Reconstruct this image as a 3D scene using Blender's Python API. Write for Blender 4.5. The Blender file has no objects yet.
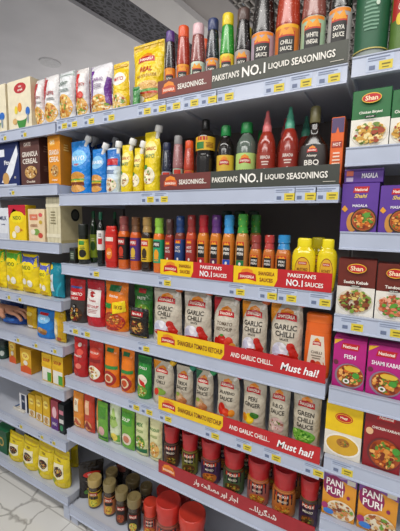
import bpy, bmesh, math, random
from mathutils import Vector, Matrix

scene = bpy.context.scene
COL = scene.collection

# ---------------------------------------------------------------- camera
cam_data = bpy.data.cameras.new('camera')
cam = bpy.data.objects.new('camera', cam_data)
COL.objects.link(cam)
scene.camera = cam
cam_data.sensor_fit = 'HORIZONTAL'
cam_data.sensor_width = 36.0
cam_data.lens = 338.36 / 400 * 36.0
cam_data.clip_start = 0.02
YAW, PIT, ROLL = (math.radians(a) for a in (-29.181, 7.2975, 1.0868))
fw = Vector((math.sin(YAW) * math.cos(PIT), math.cos(YAW) * math.cos(PIT), -math.sin(PIT)))
rt = Vector((math.cos(YAW), -math.sin(YAW), 0))
up = rt.cross(fw)
r2 = rt * math.cos(ROLL) + up * math.sin(ROLL)
u2 = -rt * math.sin(ROLL) + up * math.cos(ROLL)
mw = Matrix((r2, u2, -fw)).transposed().to_4x4()
mw.translation = Vector((1.11204, -0.88393, 1.30166))
cam.matrix_world = mw

# ---------------------------------------------------------------- light
world = bpy.data.worlds.new('store_air')
scene.world = world
world.use_nodes = True
bg = world.node_tree.nodes['Background']
bg.inputs[0].default_value = (0.86, 0.91, 1.0, 1)
bg.inputs[1].default_value = 0.30


def area(name, loc, sx, sy, power, rot=(0, 0, 0), col=(1.0, 0.97, 0.93)):
    ld = bpy.data.lights.new(name, 'AREA')
    ld.shape = 'RECTANGLE'
    ld.size, ld.size_y = sx, sy
    ld.energy = power
    ld.color = col
    o = bpy.data.objects.new(name, ld)
    o.location = loc
    o.rotation_euler = rot
    COL.objects.link(o)
    return o


area('aisle_tube_light', (0.6, -1.25, 2.82), 4.6, 0.35, 54, (math.radians(14), 0, 0))
area('far_aisle_tube_light', (0.6, -3.4, 2.82), 4.6, 0.35, 60, (math.radians(35), 0, 0))
area('next_aisle_tube_light', (-0.5, 2.6, 2.80), 5.0, 0.5, 30)
area('added_ceiling_fill', (-1.0, 2.0, 2.05), 6.0, 0.5, 12, (math.pi, 0, 0))  # added fill light, out of view behind the shelving, aimed up to brighten the ceiling

scene.view_settings.view_transform = 'Standard'
scene.view_settings.look = 'None'
scene.view_settings.gamma = 1.0
scene.view_settings.use_curve_mapping = False
scene.view_settings.exposure = 0.0
scene.cycles.use_denoising = True
scene.cycles.max_bounces = 8

# ---------------------------------------------------------------- materials
MATS = {}


def lin(h):
    h = h.lstrip('#')
    out = []
    for i in (0, 2, 4):
        c = int(h[i:i + 2], 16) / 255
        out.append(c / 12.92 if c <= 0.04045 else ((c + 0.055) / 1.055) ** 2.4)
    return out


def mat(hexc, rough=0.42, coat=0.0, metal=0.0, kind='plain', second='#ffffff', scale=40.0, emit=0):
    key = (hexc, rough, coat, metal, kind, second, scale)
    if key in MATS:
        return MATS[key]
    m = bpy.data.materials.new('%s_%s' % (kind, hexc.lstrip('#')))
    m.use_nodes = True
    nt = m.node_tree
    b = nt.nodes['Principled BSDF']
    b.inputs['Roughness'].default_value = rough
    b.inputs['Metallic'].default_value = metal
    b.inputs['Coat Weight'].default_value = coat
    b.inputs['Coat Roughness'].default_value = 0.12
    tc = nt.nodes.new('ShaderNodeTexCoord')
    c1 = lin(hexc)
    if kind == 'speckle':            # bubbled shrink film: pale glints on the base colour
        v = nt.nodes.new('ShaderNodeTexVoronoi')
        v.inputs['Scale'].default_value = scale
        nt.links.new(tc.outputs['Object'], v.inputs['Vector'])
        r = nt.nodes.new('ShaderNodeValToRGB')
        r.color_ramp.elements[0].position = 0.08
        r.color_ramp.elements[0].color = (*lin(second), 1)
        r.color_ramp.elements[1].position = 0.26
        r.color_ramp.elements[1].color = (*c1, 1)
        nt.links.new(v.outputs['Distance'], r.inputs['Fac'])
        nt.links.new(r.outputs['Color'], b.inputs['Base Color'])
    elif kind == 'marble':
        mp = nt.nodes.new('ShaderNodeMapping')
        mp.inputs['Rotation'].default_value = (0, 0, 0.6)
        nt.links.new(tc.outputs['Object'], mp.inputs['Vector'])
        n = nt.nodes.new('ShaderNodeTexNoise')
        n.inputs['Scale'].default_value = 5.0
        n.inputs['Detail'].default_value = 4
        nt.links.new(mp.outputs['Vector'], n.inputs['Vector'])
        ad = nt.nodes.new('ShaderNodeMix')
        ad.data_type = 'RGBA'
        ad.blend_type = 'ADD'
        ad.inputs['Factor'].default_value = 0.22
        nt.links.new(mp.outputs['Vector'], ad.inputs['A'])
        nt.links.new(n.outputs['Color'], ad.inputs['B'])
        vo = nt.nodes.new('ShaderNodeTexVoronoi')
        vo.feature = 'DISTANCE_TO_EDGE'
        vo.inputs['Scale'].default_value = 4.6
        nt.links.new(ad.outputs['Result'], vo.inputs['Vector'])
        r = nt.nodes.new('ShaderNodeValToRGB')
        e = r.color_ramp.elements
        e[0].position = 0.0
        e[0].color = (*lin(second), 1)
        e[1].position = 0.035
        e[1].color = (*c1, 1)
        nt.links.new(vo.outputs['Distance'], r.inputs['Fac'])
        bk = nt.nodes.new('ShaderNodeTexBrick')
        bk.offset = 0.0
        bk.inputs['Scale'].default_value = 1.0
        bk.inputs['Brick Width'].default_value = 0.6
        bk.inputs['Row Height'].default_value = 0.6
        bk.inputs['Mortar Size'].default_value = 0.003
        nt.links.new(tc.outputs['Object'], bk.inputs['Vector'])
        mx = nt.nodes.new('ShaderNodeMix')
        mx.data_type = 'RGBA'
        mx.inputs['B'].default_value = (*lin('#bdbab4'), 1)
        nt.links.new(bk.outputs['Fac'], mx.inputs['Factor'])
        nt.links.new(r.outputs['Color'], mx.inputs['A'])
        nt.links.new(mx.outputs['Result'], b.inputs['Base Color'])
    elif kind == 'maze':             # perforated dark ceiling panel
        mp = nt.nodes.new('ShaderNodeMapping')
        mp.inputs['Scale'].default_value = (1, 0.55, 1)
        nt.links.new(tc.outputs['Object'], mp.inputs['Vector'])
        v = nt.nodes.new('ShaderNodeTexVoronoi')
        v.feature = 'DISTANCE_TO_EDGE'
        v.inputs['Scale'].default_value = scale
        nt.links.new(mp.outputs['Vector'], v.inputs['Vector'])
        r = nt.nodes.new('ShaderNodeValToRGB')
        r.color_ramp.elements[0].position = 0.10
        r.color_ramp.elements[0].color = (*c1, 1)
        r.color_ramp.elements[1].position = 0.16
        r.color_ramp.elements[1].color = (*lin(second), 1)
        nt.links.new(v.outputs['Distance'], r.inputs['Fac'])
        nt.links.new(r.outputs['Color'], b.inputs['Base Color'])
    else:
        n = nt.nodes.new('ShaderNodeTexNoise')
        n.inputs['Scale'].default_value = scale
        n.inputs['Detail'].default_value = 2
        nt.links.new(tc.outputs['Object'], n.inputs['Vector'])
        r = nt.nodes.new('ShaderNodeValToRGB')
        r.color_ramp.elements[0].position = 0.3
        r.color_ramp.elements[0].color = (*[x * 0.93 for x in c1], 1)
        r.color_ramp.elements[1].position = 0.7
        r.color_ramp.elements[1].color = (*[min(1, x * 1.05) for x in c1], 1)
        nt.links.new(n.outputs['Fac'], r.inputs['Fac'])
        nt.links.new(r.outputs['Color'], b.inputs['Base Color'])
        if kind == 'film':           # crinkled plastic film
            n2 = nt.nodes.new('ShaderNodeTexNoise')
            n2.inputs['Scale'].default_value = 22
            n2.inputs['Detail'].default_value = 3
            nt.links.new(tc.outputs['Object'], n2.inputs['Vector'])
            bp = nt.nodes.new('ShaderNodeBump')
            bp.inputs['Strength'].default_value = 0.85
            bp.inputs['Distance'].default_value = 0.018
            nt.links.new(n2.outputs['Fac'], bp.inputs['Height'])
            nt.links.new(bp.outputs['Normal'], b.inputs['Normal'])
    MATS[key] = m
    return m


def card(c):
    return mat(c, 0.45)


def film(c):
    return mat(c, 0.26, kind='film')


def glossy(c):
    return mat(c, 0.16, coat=0.5)


def plast(c):
    return mat(c, 0.35, coat=0.15)


# ---------------------------------------------------------------- mesh collector
class MB:
    def __init__(self):
        self.v, self.f, self.m, self.s, self.mats = [], [], [], [], []

    def slot(self, m):
        if m not in self.mats:
            self.mats.append(m)
        return self.mats.index(m)

    def add(self, vs, fs, m, smooth=False):
        o = len(self.v)
        k = self.slot(m)
        self.v += [tuple(p) for p in vs]
        for f in fs:
            self.f.append(tuple(i + o for i in f))
            self.m.append(k)
            self.s.append(smooth)

    def box(self, x0, x1, y0, y1, z0, z1, m):
        vs = [(x, y, z) for z in (z0, z1) for y in (y0, y1) for x in (x0, x1)]
        fs = [(0, 2, 3, 1), (4, 5, 7, 6), (0, 1, 5, 4), (2, 6, 7, 3), (0, 4, 6, 2), (1, 3, 7, 5)]
        self.add(vs, fs, m)

    def prism(self, pts, axis, a0, a1, m):
        """polygon in the other two axes, extruded along axis from a0 to a1"""
        n = len(pts)
        def put(p, a):
            q = list(p)
            q.insert(axis, a)
            return q
        vs = [put(p, a0) for p in pts] + [put(p, a1) for p in pts]
        fs = [tuple(range(n)), tuple(range(2 * n - 1, n - 1, -1))]
        for i in range(n):
            j = (i + 1) % n
            fs.append((i, i + n, j + n, j))
        self.add(vs, fs, m)

    def lathe(self, prof, m, n=20, ratio=1.0, sup=2.0, ridge=0.0, close=True, smooth=True):
        """prof: (z, r) from bottom to top"""
        vs, fs = [], []
        for z, r in prof:
            for i in range(n):
                a = 2 * math.pi * i / n
                x, y = supc(a, sup)
                rr = r * (1 - ridge * (i % 2))
                vs.append((x * rr, y * rr * ratio, z))
        for k in range(len(prof) - 1):
            for i in range(n):
                j = (i + 1) % n
                fs.append((k * n + i, k * n + j, (k + 1) * n + j, (k + 1) * n + i))
        if close:
            fs.append(tuple(range(n - 1, -1, -1)))
            t0 = (len(prof) - 1) * n
            fs.append(tuple(range(t0, t0 + n)))
        self.add(vs, fs, m, smooth)

    def build(self, name, parent=None, loc=None):
        me = bpy.data.meshes.new(name)
        me.from_pydata(self.v, [], self.f)
        for m in self.mats:
            me.materials.append(m)
        me.polygons.foreach_set('material_index', self.m)
        me.polygons.foreach_set('use_smooth', self.s)
        me.update()
        bm = bmesh.new()
        bm.from_mesh(me)
        bmesh.ops.recalc_face_normals(bm, faces=bm.faces)
        bm.to_mesh(me)
        bm.free()
        me.set_sharp_from_angle(angle=math.radians(42))
        o = bpy.data.objects.new(name, me)
        COL.objects.link(o)
        if parent:
            o.parent = parent
        if loc:
            o.location = loc
        return o


def supc(a, n):
    c, s = math.cos(a), math.sin(a)
    if n == 2:
        return c, s
    k = (abs(c) ** n + abs(s) ** n) ** (-1 / n)
    return c * k, s * k


def tag(o, label, cat, group=None):
    o['label'] = label
    o['category'] = cat
    if group:
        o['group'] = group
    return o


def structure(o):
    o['kind'] = 'structure'
    return o


def thing(name, label, cat, loc, group=None, rotz=0):
    o = bpy.data.objects.new(name, None)
    o.empty_display_size = 0.02
    COL.objects.link(o)
    o.location = loc
    o.rotation_euler = (0, 0, rotz)
    return tag(o, label, cat, group)


def copy_tree(o, parent=None):
    c = o.copy()
    COL.objects.link(c)
    if parent:
        c.parent = parent
    for ch in list(o.children):
        copy_tree(ch, c)
    return c


def behind(o, label, dx, dy, dz=0):
    """another of the same product standing further back"""
    c = copy_tree(o)
    c.location = (o.location.x + dx, o.location.y + dy, o.location.z + dz)
    c['label'] = label
    return c


# ---------------------------------------------------------------- printed art on a surface
TEXTS = {}


def text_mesh(s):
    """flat triangles of a word: verts with cap height 1, width w, origin centred"""
    if s in TEXTS:
        return TEXTS[s]
    cu = bpy.data.curves.new('lettering', 'FONT')
    cu.body = s.lstrip('/')
    cu.shear = 0.25 if s.startswith('/') else 0.0
    cu.resolution_u = 2
    cu.offset = 0.022
    ob = bpy.data.objects.new('lettering', cu)
    COL.objects.link(ob)
    dg = bpy.context.evaluated_depsgraph_get()
    dg.update()
    me = ob.evaluated_get(dg).to_mesh()
    vs = [tuple(v.co) for v in me.vertices]
    fs = [tuple(p.vertices) for p in me.polygons]
    ob.evaluated_get(dg).to_mesh_clear()
    bpy.data.objects.remove(ob)
    bpy.data.curves.remove(cu)
    if not vs:
        TEXTS[s] = ([], [], 1)
        return TEXTS[s]
    x0, x1 = min(v[0] for v in vs), max(v[0] for v in vs)
    y0, y1 = min(v[1] for v in vs), max(v[1] for v in vs)
    h = y1 - y0
    vs = [((v[0] - (x0 + x1) / 2) / h, (v[1] - (y0 + y1) / 2) / h) for v in vs]
    TEXTS[s] = (vs, fs, (x1 - x0) / h)
    return TEXTS[s]


def r(c, u0, v0, u1, v1): return ('r', c, u0, v0, u1, v1)
def e(c, cu, cv, ru, rv): return ('e', c, cu, cv, ru, rv)
def p(c, *pts): return ('p', c, pts)
def t(c, s, cu, cv, h, mw=0.85, slant=0.0): return ('t', c, s, cu, cv, h, mw, slant)
def ln(c, u0, u1, v, n=2, dv=0.03): return ('l', c, u0, u1, v, n, dv)
def food(cu, cv, ru, rv, pal, n=26, seed=1): return ('f', pal, cu, cv, ru, rv, n, seed)


def art(mb, S, W, H, ops, finish=card, off0=0.0004):
    """S(u, v, off) -> point on the surface; W, H real size of the panel"""
    lay = [off0]

    def nxt():
        lay[0] += 0.00016
        return lay[0]

    def ell(m, cu, cv, ru, rv, off, rings=3, seg=18, ph=0.0):
        vs = [S(cu, cv, off)]
        fs = []
        for k in range(1, rings + 1):
            for i in range(seg):
                a = 2 * math.pi * i / seg + ph
                vs.append(S(cu + ru * k / rings * math.cos(a), cv + rv * k / rings * math.sin(a), off))
        for i in range(seg):
            j = (i + 1) % seg
            fs.append((0, 1 + i, 1 + j))
            for k in range(rings - 1):
                a0, b0 = 1 + k * seg, 1 + (k + 1) * seg
                fs.append((a0 + i, b0 + i, b0 + j, a0 + j))
        mb.add(vs, fs, m, True)

    def rect(m, u0, v0, u1, v1, off):
        nu = max(1, int(abs(u1 - u0) * 12))
        nv = max(1, int(abs(v1 - v0) * 14))
        vs = [S(u0 + (u1 - u0) * i / nu, v0 + (v1 - v0) * j / nv, off) for j in range(nv + 1) for i in range(nu + 1)]
        fs = [(j * (nu + 1) + i, j * (nu + 1) + i + 1, (j + 1) * (nu + 1) + i + 1, (j + 1) * (nu + 1) + i)
              for j in range(nv) for i in range(nu)]
        mb.add(vs, fs, m, True)

    for op in ops:
        k = op[0]
        if k == 'r':
            rect(finish(op[1]), *op[2:6], nxt())
        elif k == 'e':
            ell(finish(op[1]), *op[2:6], nxt())
        elif k == 'p':
            pts = []
            src = op[2]
            for i in range(len(src)):
                a, b = src[i], src[(i + 1) % len(src)]
                for q in range(4):
                    pts.append((a[0] + (b[0] - a[0]) * q / 4, a[1] + (b[1] - a[1]) * q / 4))
            cu = sum(q[0] for q in src) / len(src)
            cv = sum(q[1] for q in src) / len(src)
            n = len(pts)
            off = nxt()
            vs = [S(cu, cv, off)]
            for kk in (1 / 3, 2 / 3, 1):
                vs += [S(cu + (q[0] - cu) * kk, cv + (q[1] - cv) * kk, off) for q in pts]
            fs = []
            for i in range(n):
                j = (i + 1) % n
                fs.append((0, 1 + i, 1 + j))
                for kk in range(2):
                    a0, b0 = 1 + kk * n, 1 + (kk + 1) * n
                    fs.append((a0 + i, b0 + i, b0 + j, a0 + j))
            mb.add(vs, fs, finish(op[1]), True)
        elif k == 't':
            _, c, s, cu, cv, h, mw_, slant = op
            vs, fs, w = text_mesh(s)
            sx = h * H / W
            if w * sx > mw_:
                sx = mw_ / w
            off = nxt()
            mb.add([S(cu + q[0] * sx, cv + q[1] * h + q[0] * sx * slant, off) for q in vs], fs, finish(c))
        elif k == 'l':
            _, c, u0, u1, v, n, dv = op
            rnd = random.Random(int(v * 999))
            for i in range(n):
                uu = u1 - (u1 - u0) * rnd.uniform(0, 0.3)
                rect(finish(c), u0 + (u1 - uu) / 2, v - i * dv, u0 + (u1 - uu) / 2 + (uu - u0), v - i * dv + dv * 0.45, nxt())
        elif k == 'f':
            _, pal, cu, cv, ru, rv, n, seed = op
            rnd = random.Random(seed)
            ell(finish(pal[0]), cu, cv, ru, rv, nxt())
            for i in range(int(n * 1.7)):
                a, q = rnd.uniform(0, 6.283), math.sqrt(rnd.random()) * 0.82
                s = rnd.uniform(0.07, 0.19)
                c = pal[1 + rnd.randrange(len(pal) - 1)]
                lay[0] += 0.00004
                ell(finish(c), cu + ru * q * math.cos(a), cv + rv * q * math.sin(a), ru * s * rnd.uniform(.6, 1.3),
                    rv * s * rnd.uniform(.6, 1.3), lay[0], 1, 8, rnd.random())


def crown_logo(cu, cv, w, hh, word='SHANGRILA'):
    """orange half sun over a red ribbon with a white word"""
    return [p('#e98a1e', (cu - w * .36, cv), (cu - w * .30, cv + hh * .75), (cu, cv + hh * 1.15), (cu + w * .30, cv + hh * .75), (cu + w * .36, cv)),
            p('#c01a20', (cu - w * .5, cv - hh * .55), (cu - w * .46, cv + hh * .30), (cu, cv + hh * .52), (cu + w * .46, cv + hh * .30), (cu + w * .5, cv - hh * .55), (cu, cv - hh * .35)),
            t('#fff4e0', word, cu, cv, hh * .42, w * .8)]


# ---------------------------------------------------------------- product builders
def carton(name, cat, label, dims, base, front, side=None, top=None, sideops=(), topops=(), group=None, rotz=0, lean=0):
    x, y, z, w, h, d = dims
    mb = MB()
    c = 0.0012
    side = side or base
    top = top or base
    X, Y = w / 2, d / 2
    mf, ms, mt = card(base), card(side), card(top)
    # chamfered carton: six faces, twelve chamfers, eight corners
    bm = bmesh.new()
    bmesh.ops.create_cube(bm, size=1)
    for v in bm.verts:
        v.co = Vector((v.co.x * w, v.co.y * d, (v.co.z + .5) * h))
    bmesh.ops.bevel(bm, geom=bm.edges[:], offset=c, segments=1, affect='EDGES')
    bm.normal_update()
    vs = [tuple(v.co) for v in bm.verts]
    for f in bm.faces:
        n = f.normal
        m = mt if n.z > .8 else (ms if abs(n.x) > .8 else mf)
        mb.f.append(tuple(v.index for v in f.verts)) if False else None
    bm.verts.index_update()
    for f in bm.faces:
        n = f.normal
        m = mt if n.z > .8 else (ms if abs(n.x) > .8 else mf)
        mb.f.append(tuple(v.index for v in f.verts))
        mb.m.append(mb.slot(m))
        mb.s.append(False)
    mb.v = vs
    bm.free()
    art(mb, lambda u, v, o: ((u - .5) * w, -Y - o, v * h), w, h, front)
    # tuck flap line on the lid and glue seam on the side
    dark = '#%02x%02x%02x' % tuple(int(int(top.lstrip('#')[i:i + 2], 16) * .72) for i in (0, 2, 4))
    art(mb, lambda u, v, o: ((u - .5) * w, -Y + v * d, h + o), w, d, [r(dark, .04, .06, .96, .09)] + list(topops))
    if sideops:
        art(mb, lambda u, v, o: (X + o, -Y + u * d, v * h), d, h, list(sideops))
    o = mb.build(name, None, (x, y, z))
    o.rotation_euler = (lean, 0, rotz)
    return tag(o, label, cat, group)


def pouch(name, cat, label, dims, base, front, back=None, spout=None, group=None, crimp=None, flat=False, seed=0,
          waist=0.06, rotz=0, lean=0, part='bag', shoulder=0.0):
    x, y, z, w, h, d = dims
    root = thing(name, label, cat, (x, y, z), group, rotz)
    root.rotation_euler = (lean, 0, rotz)
    rnd = random.Random(seed + len(label))
    ph = rnd.uniform(0, 6)

    def thick(v):
        if flat:
            pts = [(0, .12), (.06, .7), (.3, 1), (.7, 1), (.93, .6), (.97, .08), (1, .06)]
        else:
            pts = [(0, .82), (.05, .95), (.25, 1), (.5, .86), (.75, .55), (.92, .12), (1, .05)]
        for a, b in zip(pts, pts[1:]):
            if v <= b[0]:
                q = (v - a[0]) / (b[0] - a[0])
                q = q * q * (3 - 2 * q)
                return a[1] + (b[1] - a[1]) * q
        return pts[-1][1]

    def half(v, s):
        k = 1 - waist * math.sin(math.pi * min(1, max(0, v))) + 0.012 * math.sin(9 * v + ph + s)
        if v < .04:
            k *= .955 + .045 * (v / .04)
        if v > .96:
            k *= 1 - (v - .96) * .9
        if shoulder and s > 0 and v > .72:
            k *= 1 - shoulder * (v - .72) / .28
        return k * w / 2 * .985

    def pt(u, v, off, front_=1):
        q = 2 * u - 1
        hx = half(v, 1 if q > 0 else -1)
        qa = min(1, abs(q))
        tk = thick(v) * d / 2 * max(0, 1 - qa ** 2.6) ** .7
        wr = 1 + .07 * math.sin(13 * v + 5 * q + ph) * (1 - qa)
        return (q * hx, -front_ * (tk * wr + .0007 + off), v * h)

    mb = MB()
    NU, NV = 14, 18
    m1, m2 = film(base), film(back or base)
    vs, fs = [], []
    # one closed skin: ring of points per height
    ring = 2 * NU
    for j in range(NV + 1):
        v = j / NV
        for i in range(NU):
            vs.append(pt(i / NU, v, 0, 1))
        for i in range(NU):
            vs.append(pt(1 - i / NU, v, 0, -1))
    ff, fb = [], []
    for j in range(NV):
        for i in range(ring):
            k = (i + 1) % ring
            q = (j * ring + i, j * ring + k, (j + 1) * ring + k, (j + 1) * ring + i)
            (ff if i < NU else fb).append(q)
    fb.append(tuple(range(ring - 1, -1, -1)))
    fb.append(tuple(NV * ring + i for i in range(ring)))
    o0 = len(mb.v)
    mb.add(vs, ff, m1, True)
    k2 = mb.slot(m2)
    for f in fb:
        mb.f.append(f)
        mb.m.append(k2)
        mb.s.append(True)
    ops = list(front)
    if crimp:
        ops.append(r(crimp, .02, .955, .98, .995))
    art(mb, lambda u, v, o: pt(u, v, o, 1), w, h, ops, finish=film, off0=.0006)
    mb.build(part, root)
    if spout:
        cc, side = spout[0], spout[1]
        ang = spout[2] if len(spout) > 2 else .6
        k = spout[3] if len(spout) > 3 else 1.35
        sp = MB()
        M = Matrix.Translation((half(.9, side) * side * .78, 0, h * .945)) @ Matrix.Rotation(side * ang, 4, 'Y')
        a = MB()
        a.lathe([(-.012, .0052 * k), (.007 * k, .0052 * k)], plast('#e9e6dc'), 12)
        a.v = [tuple(M @ Vector(q)) for q in a.v]
        so = a.build('spout', root)
        b = MB()
        b.lathe([(.006 * k, .0088 * k), (.008 * k, .0098 * k), (.020 * k, .0094 * k), (.022 * k, .008 * k)], plast(cc), 14, ridge=.07)
        b.v = [tuple(M @ Vector(q)) for q in b.v]
        b.build('cap', so)
    return root


PROF = {
    'seasoning': [(0, .9), (.015, 1), (.49, 1), (.53, .97), (.68, .88), (.83, .76), (.87, .72)],
    'hot': [(0, .94), (.015, 1), (.63, 1), (.69, .90), (.74, .66), (.78, .52), (.96, .46)],
    'vinegar': [(0, .94), (.02, 1), (.62, 1), (.70, .93), (.77, .72), (.82, .48), (.87, .46)],
    'soy': [(0, .95), (.015, 1), (.50, 1), (.52, .95), (.545, 1), (.76, 1), (.82, .74), (.86, .42), (.9, .38)],
    'sriracha': [(0, .92), (.02, 1), (.50, 1), (.60, .92), (.70, .66), (.735, .48), (.76, .46)],
    'bbq': [(0, .9), (.03, 1), (.40, 1), (.52, .88), (.62, .55), (.68, .30), (.86, .24)],
    'mustard': [(0, .74), (.03, .82), (.12, .88), (.38, .97), (.58, 1), (.70, .97), (.77, .84), (.82, .60), (.85, .56)],
    'jar': [(0, .88), (.02, .96), (.555, .96), (.595, .87), (.78, .85)],
    'squeeze': [(0, .90), (.02, .97), (.20, 1), (.82, .98), (.87, .95), (.92, .86)],
    'ketchup': [(0, .88), (.02, .97), (.10, 1), (.55, .96), (.72, .90), (.84, .62), (.88, .50)],
    'round': [(0, .92), (.015, 1), (.62, 1), (.72, .86), (.80, .55), (.86, .42)],
}


def bottle(name, cat, label, dims, style, body, cap, labels=(), sleeve=None, sup=2.0, group=None, capmat=None, lid='cap',
           part='bottle_body', label2=None):
    """cap = (z0, z1, radius fraction, colour[, kind]); labels = (z0, z1, colour, ops[, span degrees]); sleeve = (z0, z1, colour, glint)"""
    x, y, z, w, h, d = dims
    ratio = d / w
    R = w / 2
    face = math.atan2(1.11 - x, y + .884)
    root = thing(name, label, cat, (x, y, z), group, face * (.65 if (sup == 2 and ratio > .9) else .08))
    prof = PROF[style]

    def rad(zf):
        for a, b in zip(prof, prof[1:]):
            if zf <= b[0]:
                return (a[1] + (b[1] - a[1]) * (zf - a[0]) / max(1e-6, b[0] - a[0])) * R
        return prof[-1][1] * R

    mb = MB()
    fine = []
    for a, b in zip(prof, prof[1:]):
        n = 3 if b[0] - a[0] > .05 else 1
        fine += [(a[0] + (b[0] - a[0]) * i / n, a[1] + (b[1] - a[1]) * i / n) for i in range(n)]
    fine.append(prof[-1])
    mb.lathe([(a * h, b * R) for a, b in fine], glossy(body), 24, ratio, sup)
    mb.build(part, root)
    z0, z1, cr, cc = cap[:4]
    kind = cap[4] if len(cap) > 4 else 'screw'
    cb = MB()
    m = capmat or plast(cc)
    H = (z1 - z0) * h
    cr *= R
    if kind == 'screw':
        pf = [(0, cr * .97), (.06 * H, cr), (.82 * H, cr * .97), (.95 * H, cr * .9), (H, cr * .72)]
        cb.lathe(pf, m, 28, ratio if cr > .7 * R else 1, sup if cr > .7 * R else 2, ridge=.035)
    elif kind == 'sleeve':      # shrink film over cap and neck
        pf = [(0, cr * 1.12), (.25 * H, cr * 1.0), (.4 * H, cr * .92), (.46 * H, cr * 1.08), (.95 * H, cr * 1.04), (H, cr * .85)]
        cb.lathe(pf, m, 20, 1)
    elif kind == 'nozzle':
        pf = [(0, cr), (.30 * H, cr * .97), (.34 * H, cr * .8), (.40 * H, cr * .78), (.62 * H, cr * .66), (.70 * H, cr * .46), (.97 * H, cr * .34), (H, cr * .2)]
        cb.lathe(pf, m, 20, 1, ridge=.03)
    elif kind == 'lid':         # wide jar lid, domed, with a rolled rim
        pf = [(0, cr * .93), (.46 * H, cr * .95), (.48 * H, cr * 1.02), (.52 * H, cr * 1.03), (.92 * H, cr * 1.03), (.96 * H, cr * 1.0), (.975 * H, cr * .95), (.955 * H, cr * .88), (.955 * H, cr * .02)]
        cb.lathe(pf, m, 32, 1, 2, ridge=.018)
    elif kind == 'disc':        # flat metal twist lid with a pressed ring
        pf = [(0, cr), (.10 * H, cr * 1.02), (.86 * H, cr * 1.02), (.96 * H, cr * .99), (H, cr * .94), (H, cr * .87), (.90 * H, cr * .83), (.90 * H, cr * .34), (.95 * H, cr * .30), (.95 * H, cr * .02)]
        cb.lathe(pf, m, 32, 1)
    elif kind == 'flip':
        pf = [(0, cr), (.1 * H, cr * 1.02), (.78 * H, cr * 1.0), (.93 * H, cr * .95), (H, cr * .82)]
        cb.lathe(pf, m, 24, ratio, sup)
    for i, q in enumerate(cb.v):
        cb.v[i] = (q[0], q[1], q[2] + z0 * h)
    cb.build(lid, root)
    if sleeve:
        s0, s1, sc, sg = sleeve
        sb = MB()
        n = 6
        pf = []
        for i in range(n + 1):
            zf = s0 + (s1 - s0) * i / n
            pf.append((zf * h, rad(zf) + .0012 + .0006 * (i % 2)))
        sb.lathe(pf, mat(sc, .22, coat=.4, kind='speckle', second=sg, scale=150), 24, ratio, sup, close=False)
        sb.build('shrink_sleeve', root)
    for L in labels:
        l0, l1, lc, ops = L[:4]
        span = math.radians(L[4] if len(L) > 4 else 200)
        lb = MB()

        def S(u, v, o):
            zf = l0 + (l1 - l0) * v
            a = -math.pi / 2 + (u - .5) * span
            cx, cy = supc(a, sup)
            k = rad(zf) + .0008 + o
            return (cx * k, cy * k * ratio, zf * h)
        nu, nv = 20, 4
        for off, flip in ((0, 0),):
            vs = [S(i / nu, j / nv, off) for j in range(nv + 1) for i in range(nu + 1)]
            fs = [(j * (nu + 1) + i, j * (nu + 1) + i + 1, (j + 1) * (nu + 1) + i + 1, (j + 1) * (nu + 1) + i) for j in range(nv) for i in range(nu)]
            lb.add(vs, fs, card(lc), True)
        art(lb, S, R * span, (l1 - l0) * h, ops, off0=.0002)
        lb.build('label', root)
    return root

# ---------------------------------------------------------------- setting
PAINT = mat('#c3c7d2', .38, coat=.1, scale=6)
RAIL = mat('#b7bfd2', .30, coat=.25, scale=8)
DARKMETAL = mat('#877d76', .55, scale=5)
SLOT = mat('#100f0f', .6)

mb = MB()
mb.box(-3.2, 3.2, -4.2, 7.0, -.06, 0, mat('#e2e0da', .22, coat=.2, kind='marble', second='#a6a39d'))
structure(mb.build('floor'))

# ceiling pieces: lines run almost square to the shelving
K = .123


def strip(name, xa, xb, z0, z1, m, y0=-4.2, y1=7.0, yr=1.0):
    b = MB()
    f = lambda x, y: x + K * (y - yr)
    pts = [(f(xa, y0), y0), (f(xb, y0), y0), (f(xb, y1), y1), (f(xa, y1), y1)]
    b.prism(pts, 2, z0, z1, m)
    return structure(b.build(name))


strip('ceiling', -4.5, -1.09, 2.90, 2.98, mat('#d6d3d5', .7, scale=3))
strip('ceiling_perforated_band', -1.09, -.66, 2.93, 2.98, mat('#5a585e', .6, kind='maze', second='#2a282b', scale=30))
strip('ceiling_beam', -.66, -.40, 2.86, 2.98, mat('#dcd8d6', .6, scale=3))
strip('ceiling_panel', -.40, -.12, 2.91, 2.98, mat('#a8a2a0', .6, scale=3))
g = MB()
f = lambda x, y: x + K * (y - 1.0)
y0, y1 = -4.2, 7.0
g.prism([(f(-.12, y0), y0), (f(3.5, y0), y0), (f(3.5, y1), y1), (f(-.12, y1), y1)], 2, 2.99, 3.03, mat('#2c2a29', .8))
m = mat('#a8a29c', .5)
for k in range(30):
    x = -.10 + k * .05
    g.prism([(f(x, .6), .6), (f(x + .014, .6), .6), (f(x + .014, 4), 4), (f(x, 4), 4)], 2, 2.915, 2.945, m)
for k in range(34):
    y = .62 + k * .1
    g.prism([(f(-.12, y), y), (f(1.4, y), y), (f(1.4, y + .014), y + .014), (f(-.12, y + .014), y + .014)], 2, 2.915, 2.945, m)
structure(g.build('ceiling_grille'))
b = MB()
b.box(-3.2, 3.2, 7.0, 7.1, 0, 2.98, mat('#a39f9c', .7, scale=3))
structure(b.build('wall_back'))

b = MB()
b.lathe([(.008, .002), (.010, .044), (.012, .045), (.004, .075), (0, .095), (.0, .102), (.012, .104)], mat('#c9c7c8', .5), 36)
tag(b.build('ceiling_downlight', None, (-2.07, 1.58, 2.888)), 'round white flush ceiling fitting above the left shelves', 'ceiling light')


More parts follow.
